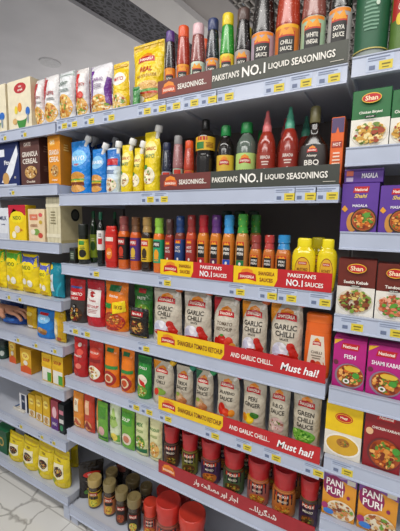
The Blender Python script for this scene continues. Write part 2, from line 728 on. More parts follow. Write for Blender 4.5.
# ---------------------------------------------------------------- shelving
def bay(x0, x1, zs, label, depth=.36):
    root = thing('shelving_unit', label, 'shelf', (x0, 0, 0))
    w = x1 - x0
    b = MB()
    b.box(.004, w - .004, depth, depth + .012, .05, zs[0] + .0, DARKMETAL)
    b.build('back_panel', root)
    for xx in (.0, w - .022):
        b = MB()
        b.box(xx + .001, xx + .021, depth + .013, depth + .05, 0, zs[0] + .01, DARKMETAL)
        for k in range(40):
            zz = .12 + k * .037
            if zz < zs[0] - .03:
                b.box(xx + .007, xx + .015, depth + .0124, depth + .0134, zz, zz + .018, SLOT)
        b.build('upright', root)
    for i, z in enumerate(zs):
        b = MB()
        dz = z - .004
        b.box(.0065, w - .0065, .006, depth, dz - .018, dz, PAINT)               # deck
        b.box(.003, .006, .0058, depth, dz - .036, dz, PAINT)              # end brackets
        b.box(w - .006, w - .003, .0058, depth, dz - .036, dz, PAINT)
        for xx in (.14, w / 2, w - .14):
            b.box(xx, xx + .03, .03, depth - .02, dz - .026, dz - .018, PAINT)  # stiffening ribs
        sh = b.build('shelf', root)
        b = MB()
        # ticket rail: hollow channel with a lip top and bottom
        pts = [(.005, z - .043), (-.0085, z - .043), (-.0085, z - .0395), (-.0055, z - .038), (-.0055, z - .004), (-.0085, z - .0025), (-.0085, z), (.005, z)]
        b.prism(pts, 0, .003, w - .003, RAIL)
        b.build('price_rail', sh)
    zb = zs[-1]
    b = MB()
    b.box(.01, w - .01, .045, .06, 0.012, zb - .045, mat('#8f9197', .45))
    b.build('kickboard', root)
    for xx in (.002, w - .042):
        b = MB()
        b.box(xx, xx + .04, .002, .044, 0, zb - .045, PAINT)
        b.box(xx + .003, xx + .037, .0005, .0022, .01, zb - .05, RAIL)
        b.build('foot', root)
    return root


CZ = [1.667, 1.397, 1.134, .897, .671, .439, .085]
RZ = [1.676, 1.480, 1.286, 1.083, .893, .702, .5245, .30, .085]
LZ = [1.662, 1.4375, 1.211, .980, .791, .600, .372, .120]
bay(0, 1.0, CZ, 'middle shelving bay holding sauces, ketchup pouches and pickle jars')
bay(1.003, 2.003, RZ, 'shelving bay of spice mix boxes at the right edge')
bay(-1.006, -.004, LZ, 'shelving bay of cereal boxes and soup packets at the left')

# a small white bracket sticker where the cereal shelf meets the mayonnaise shelf
W_, K_, R_, Y_, O_ = '#efeae0', '#15120f', '#c01a20', '#f0c80c', '#ee7d14'
G_, P_, PK_, B_, N_ = '#1d7534', '#5b2f96', '#bd1b7c', '#1a78d0', '#16224f'
FRY = ['#e3b25a', '#f2d487', '#b86a26', '#d8923a', '#7e9c3a', '#f6e7b8']
CURRY = ['#a8461a', '#d06a1e', '#7a2c10', '#e29a3c', '#5d8a2a', '#f0b060']
MEAT = ['#e9dcc0', '#a2562c', '#7a3a1c', '#c98548', '#d8a86a', '#6f9a38']
TOM = ['#b8201a', '#e23c28', '#8e1410', '#e86a4a', '#4d8a2c', '#d82a20']
VEG = ['#6d9a30', '#cfe08a', '#e8d060', '#b84a20', '#3f7a28', '#f0ead0']
CER = ['#c79a58', '#e6c88a', '#8e5a28', '#f0dcb0', '#b86a28', '#6a3a1c']
NUT = ['#3a2412', '#a8642a', '#d09a4c', '#6a3a18', '#c8b04a', '#7a2818']
PAS = ['#f4ecd8', '#e8c466', '#d09a34', '#a0401e', '#f2dc9a', '#6f8a34']

# ============ middle bay, top shelf
pouch('snack_pouch', 'snack pouch', 'white snack pouch with dark red back edge next to the cream carton', (-0.143,0.042,1.6640,0.0521,0.1831,0.0450), '#e7e4e2',
      [p('#b3202a', (0, .99), (0, .3), (.42, .5), (.58, .99)), food(.55, .23, .44, .19, FRY, 20, 3), t('#8a2a2a', 'CRISPY', .6, .6, .06, .5), ln('#8a8a8a', .45, .9, .5)], back='#b3202a', flat=True)
pouch('snack_pouch', 'snack pouch', 'white snack pouch with a tall dark red corner, croissant picture', (-0.076,0.042,1.6640,0.0818,0.1858,0.0450), '#eae7e6',
      [p('#b3202a', (0, .99), (0, .34), (.36, .56), (.48, .99)), food(.55, .25, .43, .19, FRY, 22, 4), t('#a01822', 'PUFFS', .62, .62, .07, .5), ln('#8a8a8a', .42, .9, .52)], back='#b3202a', flat=True)
pouch('snack_pouch', 'snack pouch', 'silver white snack pouch with dark green rim, third from the left', (0.012,0.042,1.6640,0.0822,0.1840,0.0450), '#dfe3e4',
      [r('#9fb0a8', 0, .9, 1, .99), food(.5, .3, .46, .24, FRY, 26, 5), r('#3f5a48', .1, .02, .95, .07), t('#3f5a48', 'LIGHT', .5, .74, .07, .7), ln('#7a8a84', .2, .85, .62)], back='#3f5a48', flat=True)
pouch('snack_pouch', 'snack pouch', 'white snack pouch with bright red left side beside the purple one', (0.095,0.042,1.6640,0.0618,0.1790,0.0450), '#ece6e2',
      [p('#cf2424', (0, .99), (0, .2), (.40, .42), (.56, .99)), food(.58, .24, .40, .19, FRY, 22, 6), t('#b01c1c', 'SPICY', .7, .66, .06, .4), e('#d03a2a', .62, .46, .2, .07)], back='#cf2424', flat=True)
pouch('snack_pouch', 'snack pouch', 'white snack pouch with purple sides on the top shelf', (0.185,0.045,1.6640,0.1009,0.1762,0.0500), '#eceaee',
      [p('#6a2a92', (0, .99), (0, .2), (.26, .36), (.34, .99)), p('#6a2a92', (.86, .2), (.80, .5), (.9, .72), (1, .7), (1, .2)), food(.52, .22, .46, .19, FRY, 30, 7), t('#7a3a8a', 'GARLIC', .53, .68, .06, .5), ln('#8a7a92', .3, .75, .58, 3)], back='#6a2a92', flat=True)
pouch('mayonnaise_pouch', 'mayonnaise pouch', 'short yellow mayonnaise pouch with a white badge', (0.274,0.045,1.6640,0.0693,0.1653,0.0500), '#efcb1b',
      [e('#f3efe0', .52, .66, .4, .13), t('#c01a20', 'MAYO', .52, .66, .09, .6), food(.55, .2, .42, .18, ['#e8c070', '#f4e8c8', '#b84a20', '#6f9a38', '#f8f0d8'], 16, 8), r('#d8a810', .05, .9, .95, .95)])
pouch('herb_sachet', 'sachet', 'small dark green sachet leaning against the big yellow pouch', (0.361,0.018,1.6640,0.0289,0.0655,0.0120), '#2c7a3a',
      [p('#4a9a4a', (.1, .1), (.5, .9), (.9, .1)), ln('#cfe0c0', .3, .7, .3)])
pouch('mayonnaise_pouch', 'mayonnaise pouch', 'tall yellow mayonnaise pouch printed REAL with a burger', (0.376,0.065,1.6640,0.1281,0.2141,0.0600), '#f0cd17',
      [r('#d9ae10', .03, .91, .97, .955)] + crown_logo(.52, .74, .55, .09) +
      [t('#c01a20', 'REAL', .55, .585, .075, .6), t('#b88a10', 'MAYONNAISE', .55, .49, .045, .7),
       e('#c98a3c', .6, .28, .36, .13), e('#e8b868', .6, .34, .32, .07), r('#5c9a34', .28, .25, .92, .29), r('#c8401e', .3, .22, .9, .25), e('#f4ead0', .35, .14, .2, .06)], crimp='#e2bc14')

SEAS = dict(style='seasoning')
def seasoning(label, dims, sauce, capc, lab, band, sl, glint, words, group=None):
    return bottle('seasoning_bottle', 'sauce bottle', label, dims, 'seasoning', sauce, (.85, 1.0, .84, capc),
                  [(.05, .49, lab, [r(band, .2, .93, .8, .99), r('#c8321c', .30, .70, .70, .86), p('#f0a020', (.31, .80), (.40, .95), (.5, .84), (.6, .95), (.69, .80)),
                                    r('#1a1614', .31, .30, .69, .77)] + [t('#f2ede0', wd, .5, .66 - .12 * i, .08, .27) for i, wd in enumerate(words)])],
                  (.50, .845, sl, glint), group=group, lid='cap')

seasoning('purple capped seasoning bottle, black sleeve, beside the yellow pouch', (0.473,0.047,1.6640,0.0342,0.2167,0.0342), '#191516', '#5a3a86', '#d8812a', '#e98a1e', '#1d181c', '#9a92a8', ['SOY', 'SAUCE'])
sb = seasoning('orange red capped seasoning bottle with red sleeve on top shelf', (0.519,0.050,1.6640,0.0397,0.2213,0.0397), '#b02c16', '#ea5a28', '#e5762c', '#f0a020', '#a8321f', '#e89a80', ['CHILLI', 'SAUCE'])
behind(sb, 'orange capped bottle standing behind the orange red one', .02, .095)
seasoning('pale pink capped seasoning bottle with clear sleeve and mint label', (0.570,0.051,1.6640,0.0419,0.2151,0.0419), '#8a3a34', '#eac3c8', '#c4dcc4', '#d8e4d0', '#8e4a46', '#e8d2cc', ['WHITE', 'VINEGAR'])
seasoning('navy blue capped seasoning bottle with black sleeve', (0.620,0.049,1.6640,0.0379,0.2154,0.0379), '#17161c', '#2c3a6a', '#b8b0b4', '#e98a1e', '#1c1e2a', '#a8acc0', ['DARK', 'SOY'])
sb = seasoning('yellow capped seasoning bottle in a bright green sleeve', (0.666,0.050,1.6640,0.0398,0.2175,0.0398), '#2c8a26', '#f0d41e', '#e8cc30', '#f2dc3c', '#2f9a2c', '#b8e890', ['GREEN', 'CHILLI'])
behind(sb, 'yellow capped bottle half hidden behind the green sleeved one', .02, .09)
sb = seasoning('brown capped seasoning bottle with black sleeve and grey label', (0.713,0.051,1.6640,0.0415,0.2186,0.0415), '#1c1512', '#5c4640', '#b4aaa4', '#b4aaa4', '#1e1a1a', '#aaa4a4', ['SOY', 'SAUCE'])
behind(sb, 'brown capped bottle behind the black sleeved bottle', .02, .092)
sb = seasoning('black seasoning bottle with flame and lilac label under the word NO.1', (0.768,0.061,1.6640,0.0617,0.2850,0.0617), '#17130f', '#241c1a', '#b9a6b4', '#e98a1e', '#1c1816', '#b0aca8', ['SOY', 'SAUCE'])
behind(sb, 'dark purple bottle behind the black flame label bottle', .03, .20)
sb = seasoning('red sauce bottle with flame and CHILLI SAUCE label on top shelf', (0.835,0.061,1.6640,0.0613,0.2900,0.0613), '#b23418', '#c8401e', '#d8762c', '#f0b020', '#b03a20', '#e8a08c', ['CHILLI', 'SAUCE'])
seasoning('pinkish clear bottle with mint green label and flame', (0.901,0.059,1.6640,0.0580,0.2950,0.0580), '#8c4238', '#b06a60', '#a9c6a4', '#e98a1e', '#92544a', '#dcc0b8', ['WHITE', 'VINEGAR'])
seasoning('black soy bottle with flame label, last on the middle top shelf', (0.964,0.056,1.6640,0.0523,0.3000,0.0523), '#17130f', '#1e1a18', '#b8b2b0', '#e98a1e', '#1c1816', '#bcb8b4', ['SOYA', 'SAUCE'])

# ============ middle bay, second shelf
BURG = [e('#d0913c', .5, .34, .38, .09), r('#62a038', .12, .26, .88, .30), r('#d8b428', .15, .23, .85, .27), r('#7a3a1c', .14, .17, .86, .24), e('#d89c4c', .5, .12, .38, .07)]
pouch('mayonnaise_pouch', 'mayonnaise pouch', 'blue mayonnaise pouch with a big burger, beside the orange cereal carton', (0.067,0.048,1.3940,0.1027,0.2020,0.0550), '#1e88dc',
      [e('#7cc4f2', .5, .68, .42, .16), t('#f2f4f6', 'MAYO', .5, .68, .09, .7), t('#e83a2a', 'burger', .5, .56, .05, .5)] + BURG, spout=('#e8e8e6', 1, .5), shoulder=.25)
pouch('mayonnaise_pouch', 'mayonnaise pouch', 'shorter blue mayonnaise pouch with burger, second blue one', (0.166,0.045,1.3940,0.0703,0.1642,0.0500), '#1f7ecf',
      [e('#82bfe8', .5, .70, .42, .15), t('#f2f4f6', 'BURGER', .5, .70, .07, .75)] + BURG, spout=('#e8e8e6', 1, .5), shoulder=.25)
pouch('mayonnaise_pouch', 'mayonnaise pouch', 'blue and white mayonnaise pouch with a red badge', (0.237,0.045,1.3940,0.0631,0.1616,0.0500), '#cfe0ee',
      [r('#1f6fc0', 0, .6, 1, .97), r('#c01a20', .08, .62, .92, .76), t('#ffffff', 'MAYO', .5, .69, .08, .7), ln('#1f4f90', .2, .8, .5, 3), food(.5, .2, .4, .15, MEAT, 14, 9)], spout=('#e8e8e6', 1, .1), shoulder=.2)
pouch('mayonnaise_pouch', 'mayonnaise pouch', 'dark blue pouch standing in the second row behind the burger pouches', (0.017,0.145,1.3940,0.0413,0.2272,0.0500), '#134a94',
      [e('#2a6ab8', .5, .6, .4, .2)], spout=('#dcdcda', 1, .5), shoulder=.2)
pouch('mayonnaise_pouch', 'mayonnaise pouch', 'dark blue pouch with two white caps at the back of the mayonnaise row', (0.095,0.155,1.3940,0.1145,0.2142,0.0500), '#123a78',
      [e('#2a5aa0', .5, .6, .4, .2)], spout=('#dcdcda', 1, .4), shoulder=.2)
YM = lambda s: [e('#f5e88c', .5, .72, .38, .13), t('#b8261c', 'GARLIC', .5, .72, .06, .66), t('#3a6a20', 'MAYO', .5, .6, .07, .6), e('#f2ecd4', .5, .28, .36, .14), food(.5, .26, .3, .12, ['#f0e4c0', '#c89058', '#a86a3c', '#6f9a38', '#f6f0dc'], 12, s), e('#4a8a30', .3, .42, .12, .04)]
pouch('mayonnaise_pouch', 'mayonnaise pouch', 'first yellow spouted pouch beside the blue and white pouch', (0.301,0.045,1.3940,0.0519,0.1662,0.0500), '#ecd01c', YM(11), spout=('#eceae4', 1, .35), shoulder=.3)
pouch('mayonnaise_pouch', 'mayonnaise pouch', 'narrow middle yellow spouted pouch of three', (0.351,0.045,1.3940,0.0411,0.1519,0.0500), '#e8cc1c', YM(12), spout=('#eceae4', 1, .3), shoulder=.3)
pouch('mayonnaise_pouch', 'mayonnaise pouch', 'tallest yellow spouted pouch, white cap, next to small navy bottle', (0.406,0.048,1.3940,0.0648,0.1984,0.0550), '#eed21e', YM(13), spout=('#eceae4', 1, .2), shoulder=.3)
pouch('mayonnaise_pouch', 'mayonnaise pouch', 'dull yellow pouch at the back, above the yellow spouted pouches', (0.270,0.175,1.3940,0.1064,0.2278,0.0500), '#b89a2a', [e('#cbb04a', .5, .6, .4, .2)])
def small(label, dims, sauce, capc, lab, sl, glint):
    return bottle('seasoning_bottle', 'sauce bottle', label, dims, 'seasoning', sauce, (.85, 1.0, .84, capc),
                  [(.05, .42, lab, [r('#c8321c', .3, .75, .7, .95), r('#1a1614', .32, .32, .68, .74), t('#f2ede0', 'SAUCE', .5, .54, .14, .3)])], (.43, .845, sl, glint))
small('small navy sleeved seasoning bottle beside the yellow spouted pouch', (0.463,0.046,1.3940,0.0323,0.1580,0.0323), '#1a1a26', '#242c4a', '#a8a4b0', '#1e2438', '#8a90a8')
small('small grey capped bottle with pinkish clear sleeve', (0.506,0.046,1.3940,0.0317,0.1753,0.0317), '#8a4a48', '#8c8a8a', '#b4c8b4', '#a06a6a', '#e4d0d0')
sb = small('small orange red seasoning bottle beside the tall black bottle', (0.547,0.046,1.3940,0.0312,0.1562,0.0312), '#b83418', '#d85020', '#d8762c', '#b83a20', '#e89880')
behind(sb, 'dim yellow capped bottle behind the small orange red bottle', .01, .08)
bottle('soy_sauce_bottle', 'sauce bottle', 'tall black soy bottle with its yellow label near the top', (0.597,0.059,1.3940,0.0584,0.2157,0.0584), 'soy', '#17120f', (.86, 1.0, .42, '#1a1614'),
       [(.565, .75, '#e0b028', [r('#b8341c', .3, .72, .6, .98), r('#2c7a34', .25, .1, .5, .6), ln('#7a3a14', .55, .8, .5, 4, .1)])], (.05, .48, '#1b1613', '#3a3430'))
def vin(label, dims, body, lab, capc='#17803c'):
    return bottle('vinegar_bottle', 'sauce bottle', label, dims, 'vinegar', body, (.84, 1.0, .60, capc),
                  [(.04, .54, lab, crown_logo(.5, .78, .34, .16) + [t('#7a2a14', 'SOYA', .5, .48, .1, .3), ln('#6a4a14', .36, .64, .36, 3, .08), r('#3f8a3a', .3, .02, .7, .1)])])
vb = vin('green capped dark bottle with a yellow label', (0.667,0.055,1.3940,0.0503,0.1892,0.0503), '#1c1512', '#e2b83a')
vb2 = vin('green capped clear bottle with a lime green label', (0.731,0.059,1.3940,0.0573,0.1910,0.0573), '#5d6a60', '#b7d77a')
behind(vb2, 'green capped bottle in the second row between vinegar and pink sriracha', .015, .10)
def sri(label, dims, capc, m):
    return bottle('sriracha_bottle', 'sauce bottle', label, dims, 'sriracha', m, (.73, 1.0, .50, capc, 'nozzle'),
                  [(.06, .46, m, [t('#f0e2d8', 'SRIRACHA', .5, .86, .1, .3), ln('#e8d4c8', .38, .62, .7, 2, .08), food(.5, .3, .10, .22, ['#e8dcd4', '#f4ece4', '#c8b0a8', '#a83a28'], 14, 3)])], lid='nozzle_cap')
s1 = sri('red sriracha bottle with a pink nozzle', (0.792,0.056,1.3940,0.0521,0.2147,0.0521), '#cf6a6c', '#98301f')
s2 = sri('red sriracha bottle with a teal green nozzle', (0.855,0.056,1.3940,0.0523,0.2165,0.0523), '#4c9c80', '#942c1e')
behind(s1, 'pink nozzle sriracha bottle in the row behind', .025, .09)
behind(s2, 'teal nozzle sriracha bottle in the row behind', .02, .10)
bottle('barbecue_sauce_bottle', 'sauce bottle', 'dark flat shouldered bottle printed BBQ', (0.921,0.049,1.3940,0.0750,0.2050,0.0375), 'bbq', '#20150f', (.80, 1.0, .36, '#6a6440'),
       [(.20, .53, '#231813', crown_logo(.5, .80, .22, .15) + [t('#efe6d8', '/Honey', .5, .59, .12, .25), t('#f4efe4', 'BBQ', .5, .33, .24, .36)], 180)], sup=2.4)
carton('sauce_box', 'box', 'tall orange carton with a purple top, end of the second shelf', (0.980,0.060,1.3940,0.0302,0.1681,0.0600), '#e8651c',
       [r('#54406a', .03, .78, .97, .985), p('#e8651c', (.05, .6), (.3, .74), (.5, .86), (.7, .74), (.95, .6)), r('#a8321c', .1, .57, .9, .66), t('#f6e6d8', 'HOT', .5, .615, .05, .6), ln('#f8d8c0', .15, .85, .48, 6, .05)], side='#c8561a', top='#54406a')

# ============ middle bay, third shelf
carton('tea_box', 'box', 'low black carton at the left end of the hot sauce shelf', (0.023,0.065,1.1310,0.0316,0.0604,0.0700), '#1c1c1a', [r('#3a4a3a', .1, .2, .9, .8), ln('#a8b0a0', .2, .8, .6, 3, .14)])
oj = bottle('olive_jar', 'olive jar', 'black olive jar with a yellow label', (0.065,0.051,1.1310,0.0427,0.1551,0.0427), 'jar', '#1d1f12', (.72, 1.0, .86, '#20241c', 'disc'),
       [(.12, .62, '#e6cf2a', [r('#3a8a34', .3, .72, .6, .95), e('#1c1a12', .5, .3, .2, .2), ln('#2a5a20', .35, .65, .6, 2, .08)])], lid='lid')
ob = bottle('olive_oil_bottle', 'oil bottle', 'slim green oil bottle behind the olive jar', (0.064,0.105,1.1310,0.0290,0.2070,0.0290), 'round', '#1f3a1c', (.86, 1.0, .46, '#1c6a3c'),
       [(.10, .55, '#9ab02c', [e('#2c5a20', .5, .5, .2, .2), ln('#e8e4b0', .35, .65, .8, 2, .08)])])
behind(ob, 'green capped oil bottle in the back row of the left end', .03, .09)
bottle('olive_oil_bottle', 'oil bottle', 'black bottle with a white label and green cap beside the red ketchup', (0.166,0.044,1.1310,0.0288,0.2012,0.0288), 'round', '#141a14', (.86, 1.0, .5, '#1f6a4a'),
       [(.30, .66, '#e6e2dc', [r('#c01a20', .36, .3, .64, .6), ln('#3a3a3a', .36, .64, .8, 2, .1)])])
bottle('ketchup_bottle', 'ketchup bottle', 'red ketchup bottle with an orange tag on the hot sauce shelf', (0.224,0.040,1.1310,0.0512,0.1508,0.0307), 'squeeze', '#c32218', (.90, 1.0, .8, '#cf2a1c', 'flip'),
       [(.15, .8, '#c8251a', [r('#e8dcd0', .3, .75, .7, .9), e('#e87a1c', .5, .3, .16, .22), r('#e8401c', .32, .5, .68, .62), t('#ffe8c8', 'HOT', .5, .3, .12, .2)], 180)], sup=2.6)
def hot(label, dims, sauce, capc, lab, ops, kind='speckle', second='#d8b088', sup=3.0, rr=.80, z=.72):
    return bottle('hot_sauce_bottle', 'hot sauce bottle', label, dims, 'hot', sauce, (z, 1.0, rr, capc, 'sleeve'),
                  [(.18, .61, lab, ops, 220)], sup=sup, capmat=mat(capc, .3, coat=.3, kind=kind, second=second, scale=110))
PERI = lambda c2: [r('#c8321c', .36, .84, .64, .96), p('#f0a020', (.38, .84), (.44, .95), (.5, .86), (.56, .95), (.62, .84)), r('#15120f', .35, .34, .65, .84),
                   t('#f4efe4', 'PERI', .5, .70, .10, .24), t('#f4efe4', 'PERI', .5, .55, .10, .24), r(c2, .35, .04, .65, .33), e('#f4efe4', .5, .2, .05, .06)]
BIG = lambda c2, c3: [r(c2, .33, .66, .67, .92), t('#f4efe4', 'PERI', .5, .79, .13, .26), e(c3, .5, .36, .12, .22), ln(c3, .36, .64, .16, 2, .08)]
hot('hot sauce bottle with a dark red cap and black label, first in row', (0.281,0.044,1.1310,0.0386,0.1873,0.0386), '#d4621c', '#8a4440', '#1a1411', BIG('#b01c18', '#c83a20'))
hot('hot sauce bottle with a mottled brown cap and purple label', (0.336,0.043,1.1310,0.0362,0.1843,0.0362), '#cf5a1a', '#6a4428', '#4c2a78', BIG('#b0242a', '#d8b03a'), second='#d0a868')
hot('hot sauce bottle with a tan cap and yellow label', (0.385,0.044,1.1310,0.0374,0.1847,0.0374), '#2c1c10', '#a8854a', '#e0b420', BIG('#c8321c', '#3a2a14'), second='#d8c088')
hot('hot sauce bottle with a light green cap and teal label', (0.436,0.043,1.1310,0.0351,0.1819,0.0351), '#e0701c', '#8cc03c', '#23a070', BIG('#1c1a16', '#f0a020'), second='#c8e08c')
HS = lambda: [r('#c8321c', .36, .84, .64, .97), p('#f0a020', (.38, .84), (.44, .95), (.5, .86), (.56, .95), (.62, .84)), t('#f0e8e0', 'HOT', .5, .68, .1, .22), t('#f0e8e0', 'SAUCE', .5, .54, .09, .26), e('#f0e8e0', .5, .22, .05, .06)]
hot('brown capped hot sauce bottle with a red label, fifth in the row', (0.481,0.040,1.1310,0.0295,0.1790,0.0295), '#9a2c1c', '#4c2e28', '#8e2420', HS(), second='#7a5248')
hot('navy capped hot sauce bottle with a blue label', (0.521,0.041,1.1310,0.0323,0.1891,0.0323), '#7a3424', '#1c3c70', '#20407a', HS(), second='#4a6aa0')
hot('rusty red capped hot sauce bottle with a brick red label', (0.563,0.041,1.1310,0.0318,0.1925,0.0318), '#c04a28', '#8c2c28', '#a03028', HS(), second='#b05a50')
hb1 = hot('crimson capped bottle labelled PERI PERI with a red foot', (0.606,0.042,1.1310,0.0343,0.1928,0.0343), '#d07a22', '#a41c24', '#d07a22', PERI('#b01c24'), second='#c04448')
hb2 = hot('purple capped bottle labelled PERI PERI', (0.650,0.042,1.1310,0.0336,0.1931,0.0336), '#d07a22', '#5a2c70', '#d07a22', PERI('#5a2048'), second='#7a4a90')
hb3 = hot('sky blue capped tall bottle labelled PERI PERI with a blue foot', (0.692,0.042,1.1310,0.0343,0.1933,0.0343), '#cf7c26', '#3a94d0', '#cf7c26', PERI('#2450b8'), second='#7cc0e8')
hb4 = hot('green and yellow capped bottle labelled PERI PERI with a green foot', (0.736,0.042,1.1310,0.0349,0.1965,0.0349), '#c88a44', '#3f9a38', '#c88a44', PERI('#1c7a44'), second='#d8d040')
for k, (o, s) in enumerate(((hb1, 'crimson'), (hb2, 'purple'), (hb3, 'sky blue'), (hb4, 'green'))):
    behind(o, 'bottle in the row behind the %s capped one' % s, .012, .075)
dk = None
for k, nm in enumerate(('first', 'second', 'third')):
    dims = (.60 + k * .050, .22, 1.1312, .044, .212, .044)
    hot('dark bottle with a dim green cap at the back, %s from the tall bottles' % nm, dims, '#3a2416', '#1d4424', '#2a2018', [r('#3a3026', .36, .3, .64, .8)], second='#2a5a30')
hot('short bottle with a mottled maroon cap', (0.779,0.041,1.1310,0.0327,0.1372,0.0327), '#c8742a', '#9a4038', '#c8742a', PERI('#7a2028'), second='#d8a890')
hot('short bottle with a red and white patterned cap', (0.818,0.041,1.1310,0.0318,0.1386,0.0318), '#c8702a', '#b83a34', '#c8702a', PERI('#a02830'), second='#e8d0c0')
hot('short bottle with a bright blue cap beside the mustard', (0.858,0.045,1.1310,0.0391,0.1399,0.0391), '#c8722c', '#2c8ac8', '#c8722c', PERI('#2a3a90'), second='#c8d8d0')
def mus(label, dims, word, cl):
    return bottle('mustard_bottle', 'mustard bottle', label, dims, 'mustard', '#ecd414', (.83, 1.0, .60, '#f0dc16', 'flip'),
                  [(.07, .66, '#ecd414', [e('#8a2a1c', .5, .52, .255, .44), e('#e8b430', .5, .52, .235, .41), r('#c01a20', .37, .70, .63, .80), t('#fff0d8', 'SHANGRILA', .5, .75, .05, .22), t('#7a3a14', word, .5, .54, .10, .34), e(cl, .5, .30, .15, .12)], 150)], sup=2.3)
m1 = mus('yellow mustard bottle with an orange oval label, beside the blue capped bottle', (0.915,0.039,1.1310,0.0611,0.1340,0.0336), 'MUSTARD', '#d8902a')
m2 = mus('yellow mustard bottle with a green tinted label at the shelf end', (0.975,0.035,1.1310,0.0487,0.1339,0.0268), 'HONEY', '#8aa03a')
behind(m1, 'mustard bottle behind and between the two front ones', .02, .085)

# ============ middle bay, fourth shelf
pouch('sauce_pouch', 'sauce pouch', 'dark pouch with a red upper half and a black lower picture at shelf end', (0.037,0.045,0.8940,0.0928,0.1773,0.0500), '#3a3430',
      [r('#b81c20', .02, .52, .98, .98), r('#2a5aa0', .15, .74, .85, .82), t('#f2ece4', 'TOMATO', .5, .655, .07, .8), t('#f2ece4', 'SAUCE', .5, .56, .05, .6), food(.5, .2, .42, .18, NUT, 20, 21), r('#24221f', .42, .2, .62, .42), r('#d8d4cc', .46, .26, .58, .4)])
pouch('sauce_pouch', 'sauce pouch', 'red pouch with a long white label and round red emblem', (0.134,0.045,0.8940,0.0918,0.1789,0.0500), '#b8202a',
      [r('#e9e2de', .10, .22, .90, .80), e('#a82a28', .48, .70, .16, .065), t('#b8202a', 'Tomato', .5, .57, .05, .6), t('#b8202a', 'KETCHUP', .5, .44, .06, .7), ln('#b87a78', .2, .8, .36, 3)], waist=.03)
KN = [r('#1d6a38', .25, .80, .75, .92), t('#f4f4ec', 'Knorr', .5, .86, .06, .4), t('#fbf4e8', 'Ketchup', .5, .70, .07, .8)]
pouch('ketchup_pouch', 'ketchup pouch', 'large orange ketchup pouch with green badge and pasta bowl', (0.238,0.050,0.8940,0.1149,0.1848,0.0600), '#ec7d16',
      KN + [e('#a8281c', .5, .2, .46, .19), e('#d8501e', .5, .22, .38, .14), food(.52, .25, .34, .12, CURRY, 18, 22), r('#2c8a3c', .05, .46, .45, .56), p('#f2d414', (.48, .58), (.95, .64), (.98, .42), (.55, .36)), t('#8a1c14', '1KG', .73, .5, .08, .3)])
pouch('spice_pouch', 'spice pouch', 'tall green pouch behind the small black one', (0.345,0.073,0.8940,0.0857,0.1776,0.0450), '#3f8a34',
      [r('#2a6a28', 0, .7, 1, .97), r('#b02420', .3, .84, .7, .93), t('#f0f0e0', 'PASTE', .5, .74, .06, .6), food(.6, .45, .36, .18, VEG, 18, 23), e('#c8d86a', .5, .2, .44, .14)])
pouch('spice_pouch', 'spice pouch', 'small black pouch with a red badge standing before the green pouch', (0.361,0.027,0.8940,0.0880,0.1042,0.0300), '#1c1a16',
      [r('#a81c20', .2, .74, .8, .9), t('#f4ece0', 'MASALA', .5, .82, .08, .5), food(.5, .38, .4, .26, NUT, 24, 24), r('#c8b01c', .05, .02, .95, .07), ln('#c8b890', .25, .75, .7, 1)], flat=True)
CH = lambda w1, w2, w3, s: crown_logo(.52, .81, .66, .11) + [t('#3a352e', w1, .5, .655, .08, .72), t('#3a352e', w2, .5, .555, .08, .72), t('#3a352e', w3, .5, .48, .035, .4)] + s
GAR = [e('#dcdae6', .40, .31, .26, .12), e('#c6c6da', .27, .28, .15, .09), e('#f0eef4', .46, .36, .1, .07), p('#c4281e', (.62, .43), (.80, .42), (.95, .26), (.90, .16), (.70, .26)), e('#c4281e', .72, .38, .12, .06), e('#b41e18', .55, .2, .4, .06)]
TMT = [e('#c8241c', .48, .29, .17, .10), e('#d8402a', .74, .27, .14, .09), e('#b81c18', .28, .25, .12, .08), e('#4a8a30', .48, .38, .07, .02), e('#e8a040', .85, .2, .1, .06)]
def garlic(label, dims, corner, ops, **k):
    cr = [p(corner, (.0, .99), (.0, .66), (.16, .80), (.34, .985))] if corner else []
    return pouch('sauce_pouch', 'sauce pouch', label, dims, '#cdc3b1', cr + ops, crimp=None, waist=.07, **k)
garlic('cream GARLIC CHILLI pouch beside the tall green pouch', (0.470,0.048,0.8940,0.1199,0.1812,0.0600), None, CH('GARLIC', 'CHILLI', 'SAUCE', GAR), spout=('#e0641c', 1, .3), shoulder=.15)
garlic('cream GARLIC CHILLI pouch above the words TOMATO KETCHUP, second one', (0.588,0.048,0.8940,0.1063,0.1846,0.0600), '#d9cfc0', CH('GARLIC', 'CHILLI', 'SAUCE', GAR), spout=('#e0641c', 1, .3), shoulder=.15)
garlic('cream pouch with a red corner and tomatoes between the garlic pouches', (0.690,0.048,0.8940,0.0900,0.1809,0.0600), '#b8242a', crown_logo(.56, .74, .62, .11) + [t('#6a5a48', 'TOMATO', .54, .57, .06, .6), t('#6a5a48', 'KETCHUP', .54, .48, .06, .6)] + TMT, spout=('#c8281c', 1, .3), shoulder=.1)
garlic('cream GARLIC CHILLI pouch with an orange corner behind the red strip end', (0.782,0.048,0.8940,0.0824,0.1803,0.0600), '#e8921c', CH('GARLIC', 'CHILLI', 'SAUCE', GAR), spout=('#e0641c', 1, .3), shoulder=.15)
garlic('widest cream GARLIC CHILLI pouch, orange corner, beside the orange bottle', (0.877,0.048,0.8940,0.0960,0.1871,0.0600), '#e8921c', CH('GARLIC', 'CHILLI', 'SAUCE', GAR), spout=('#e0641c', 1, .3), shoulder=.15)
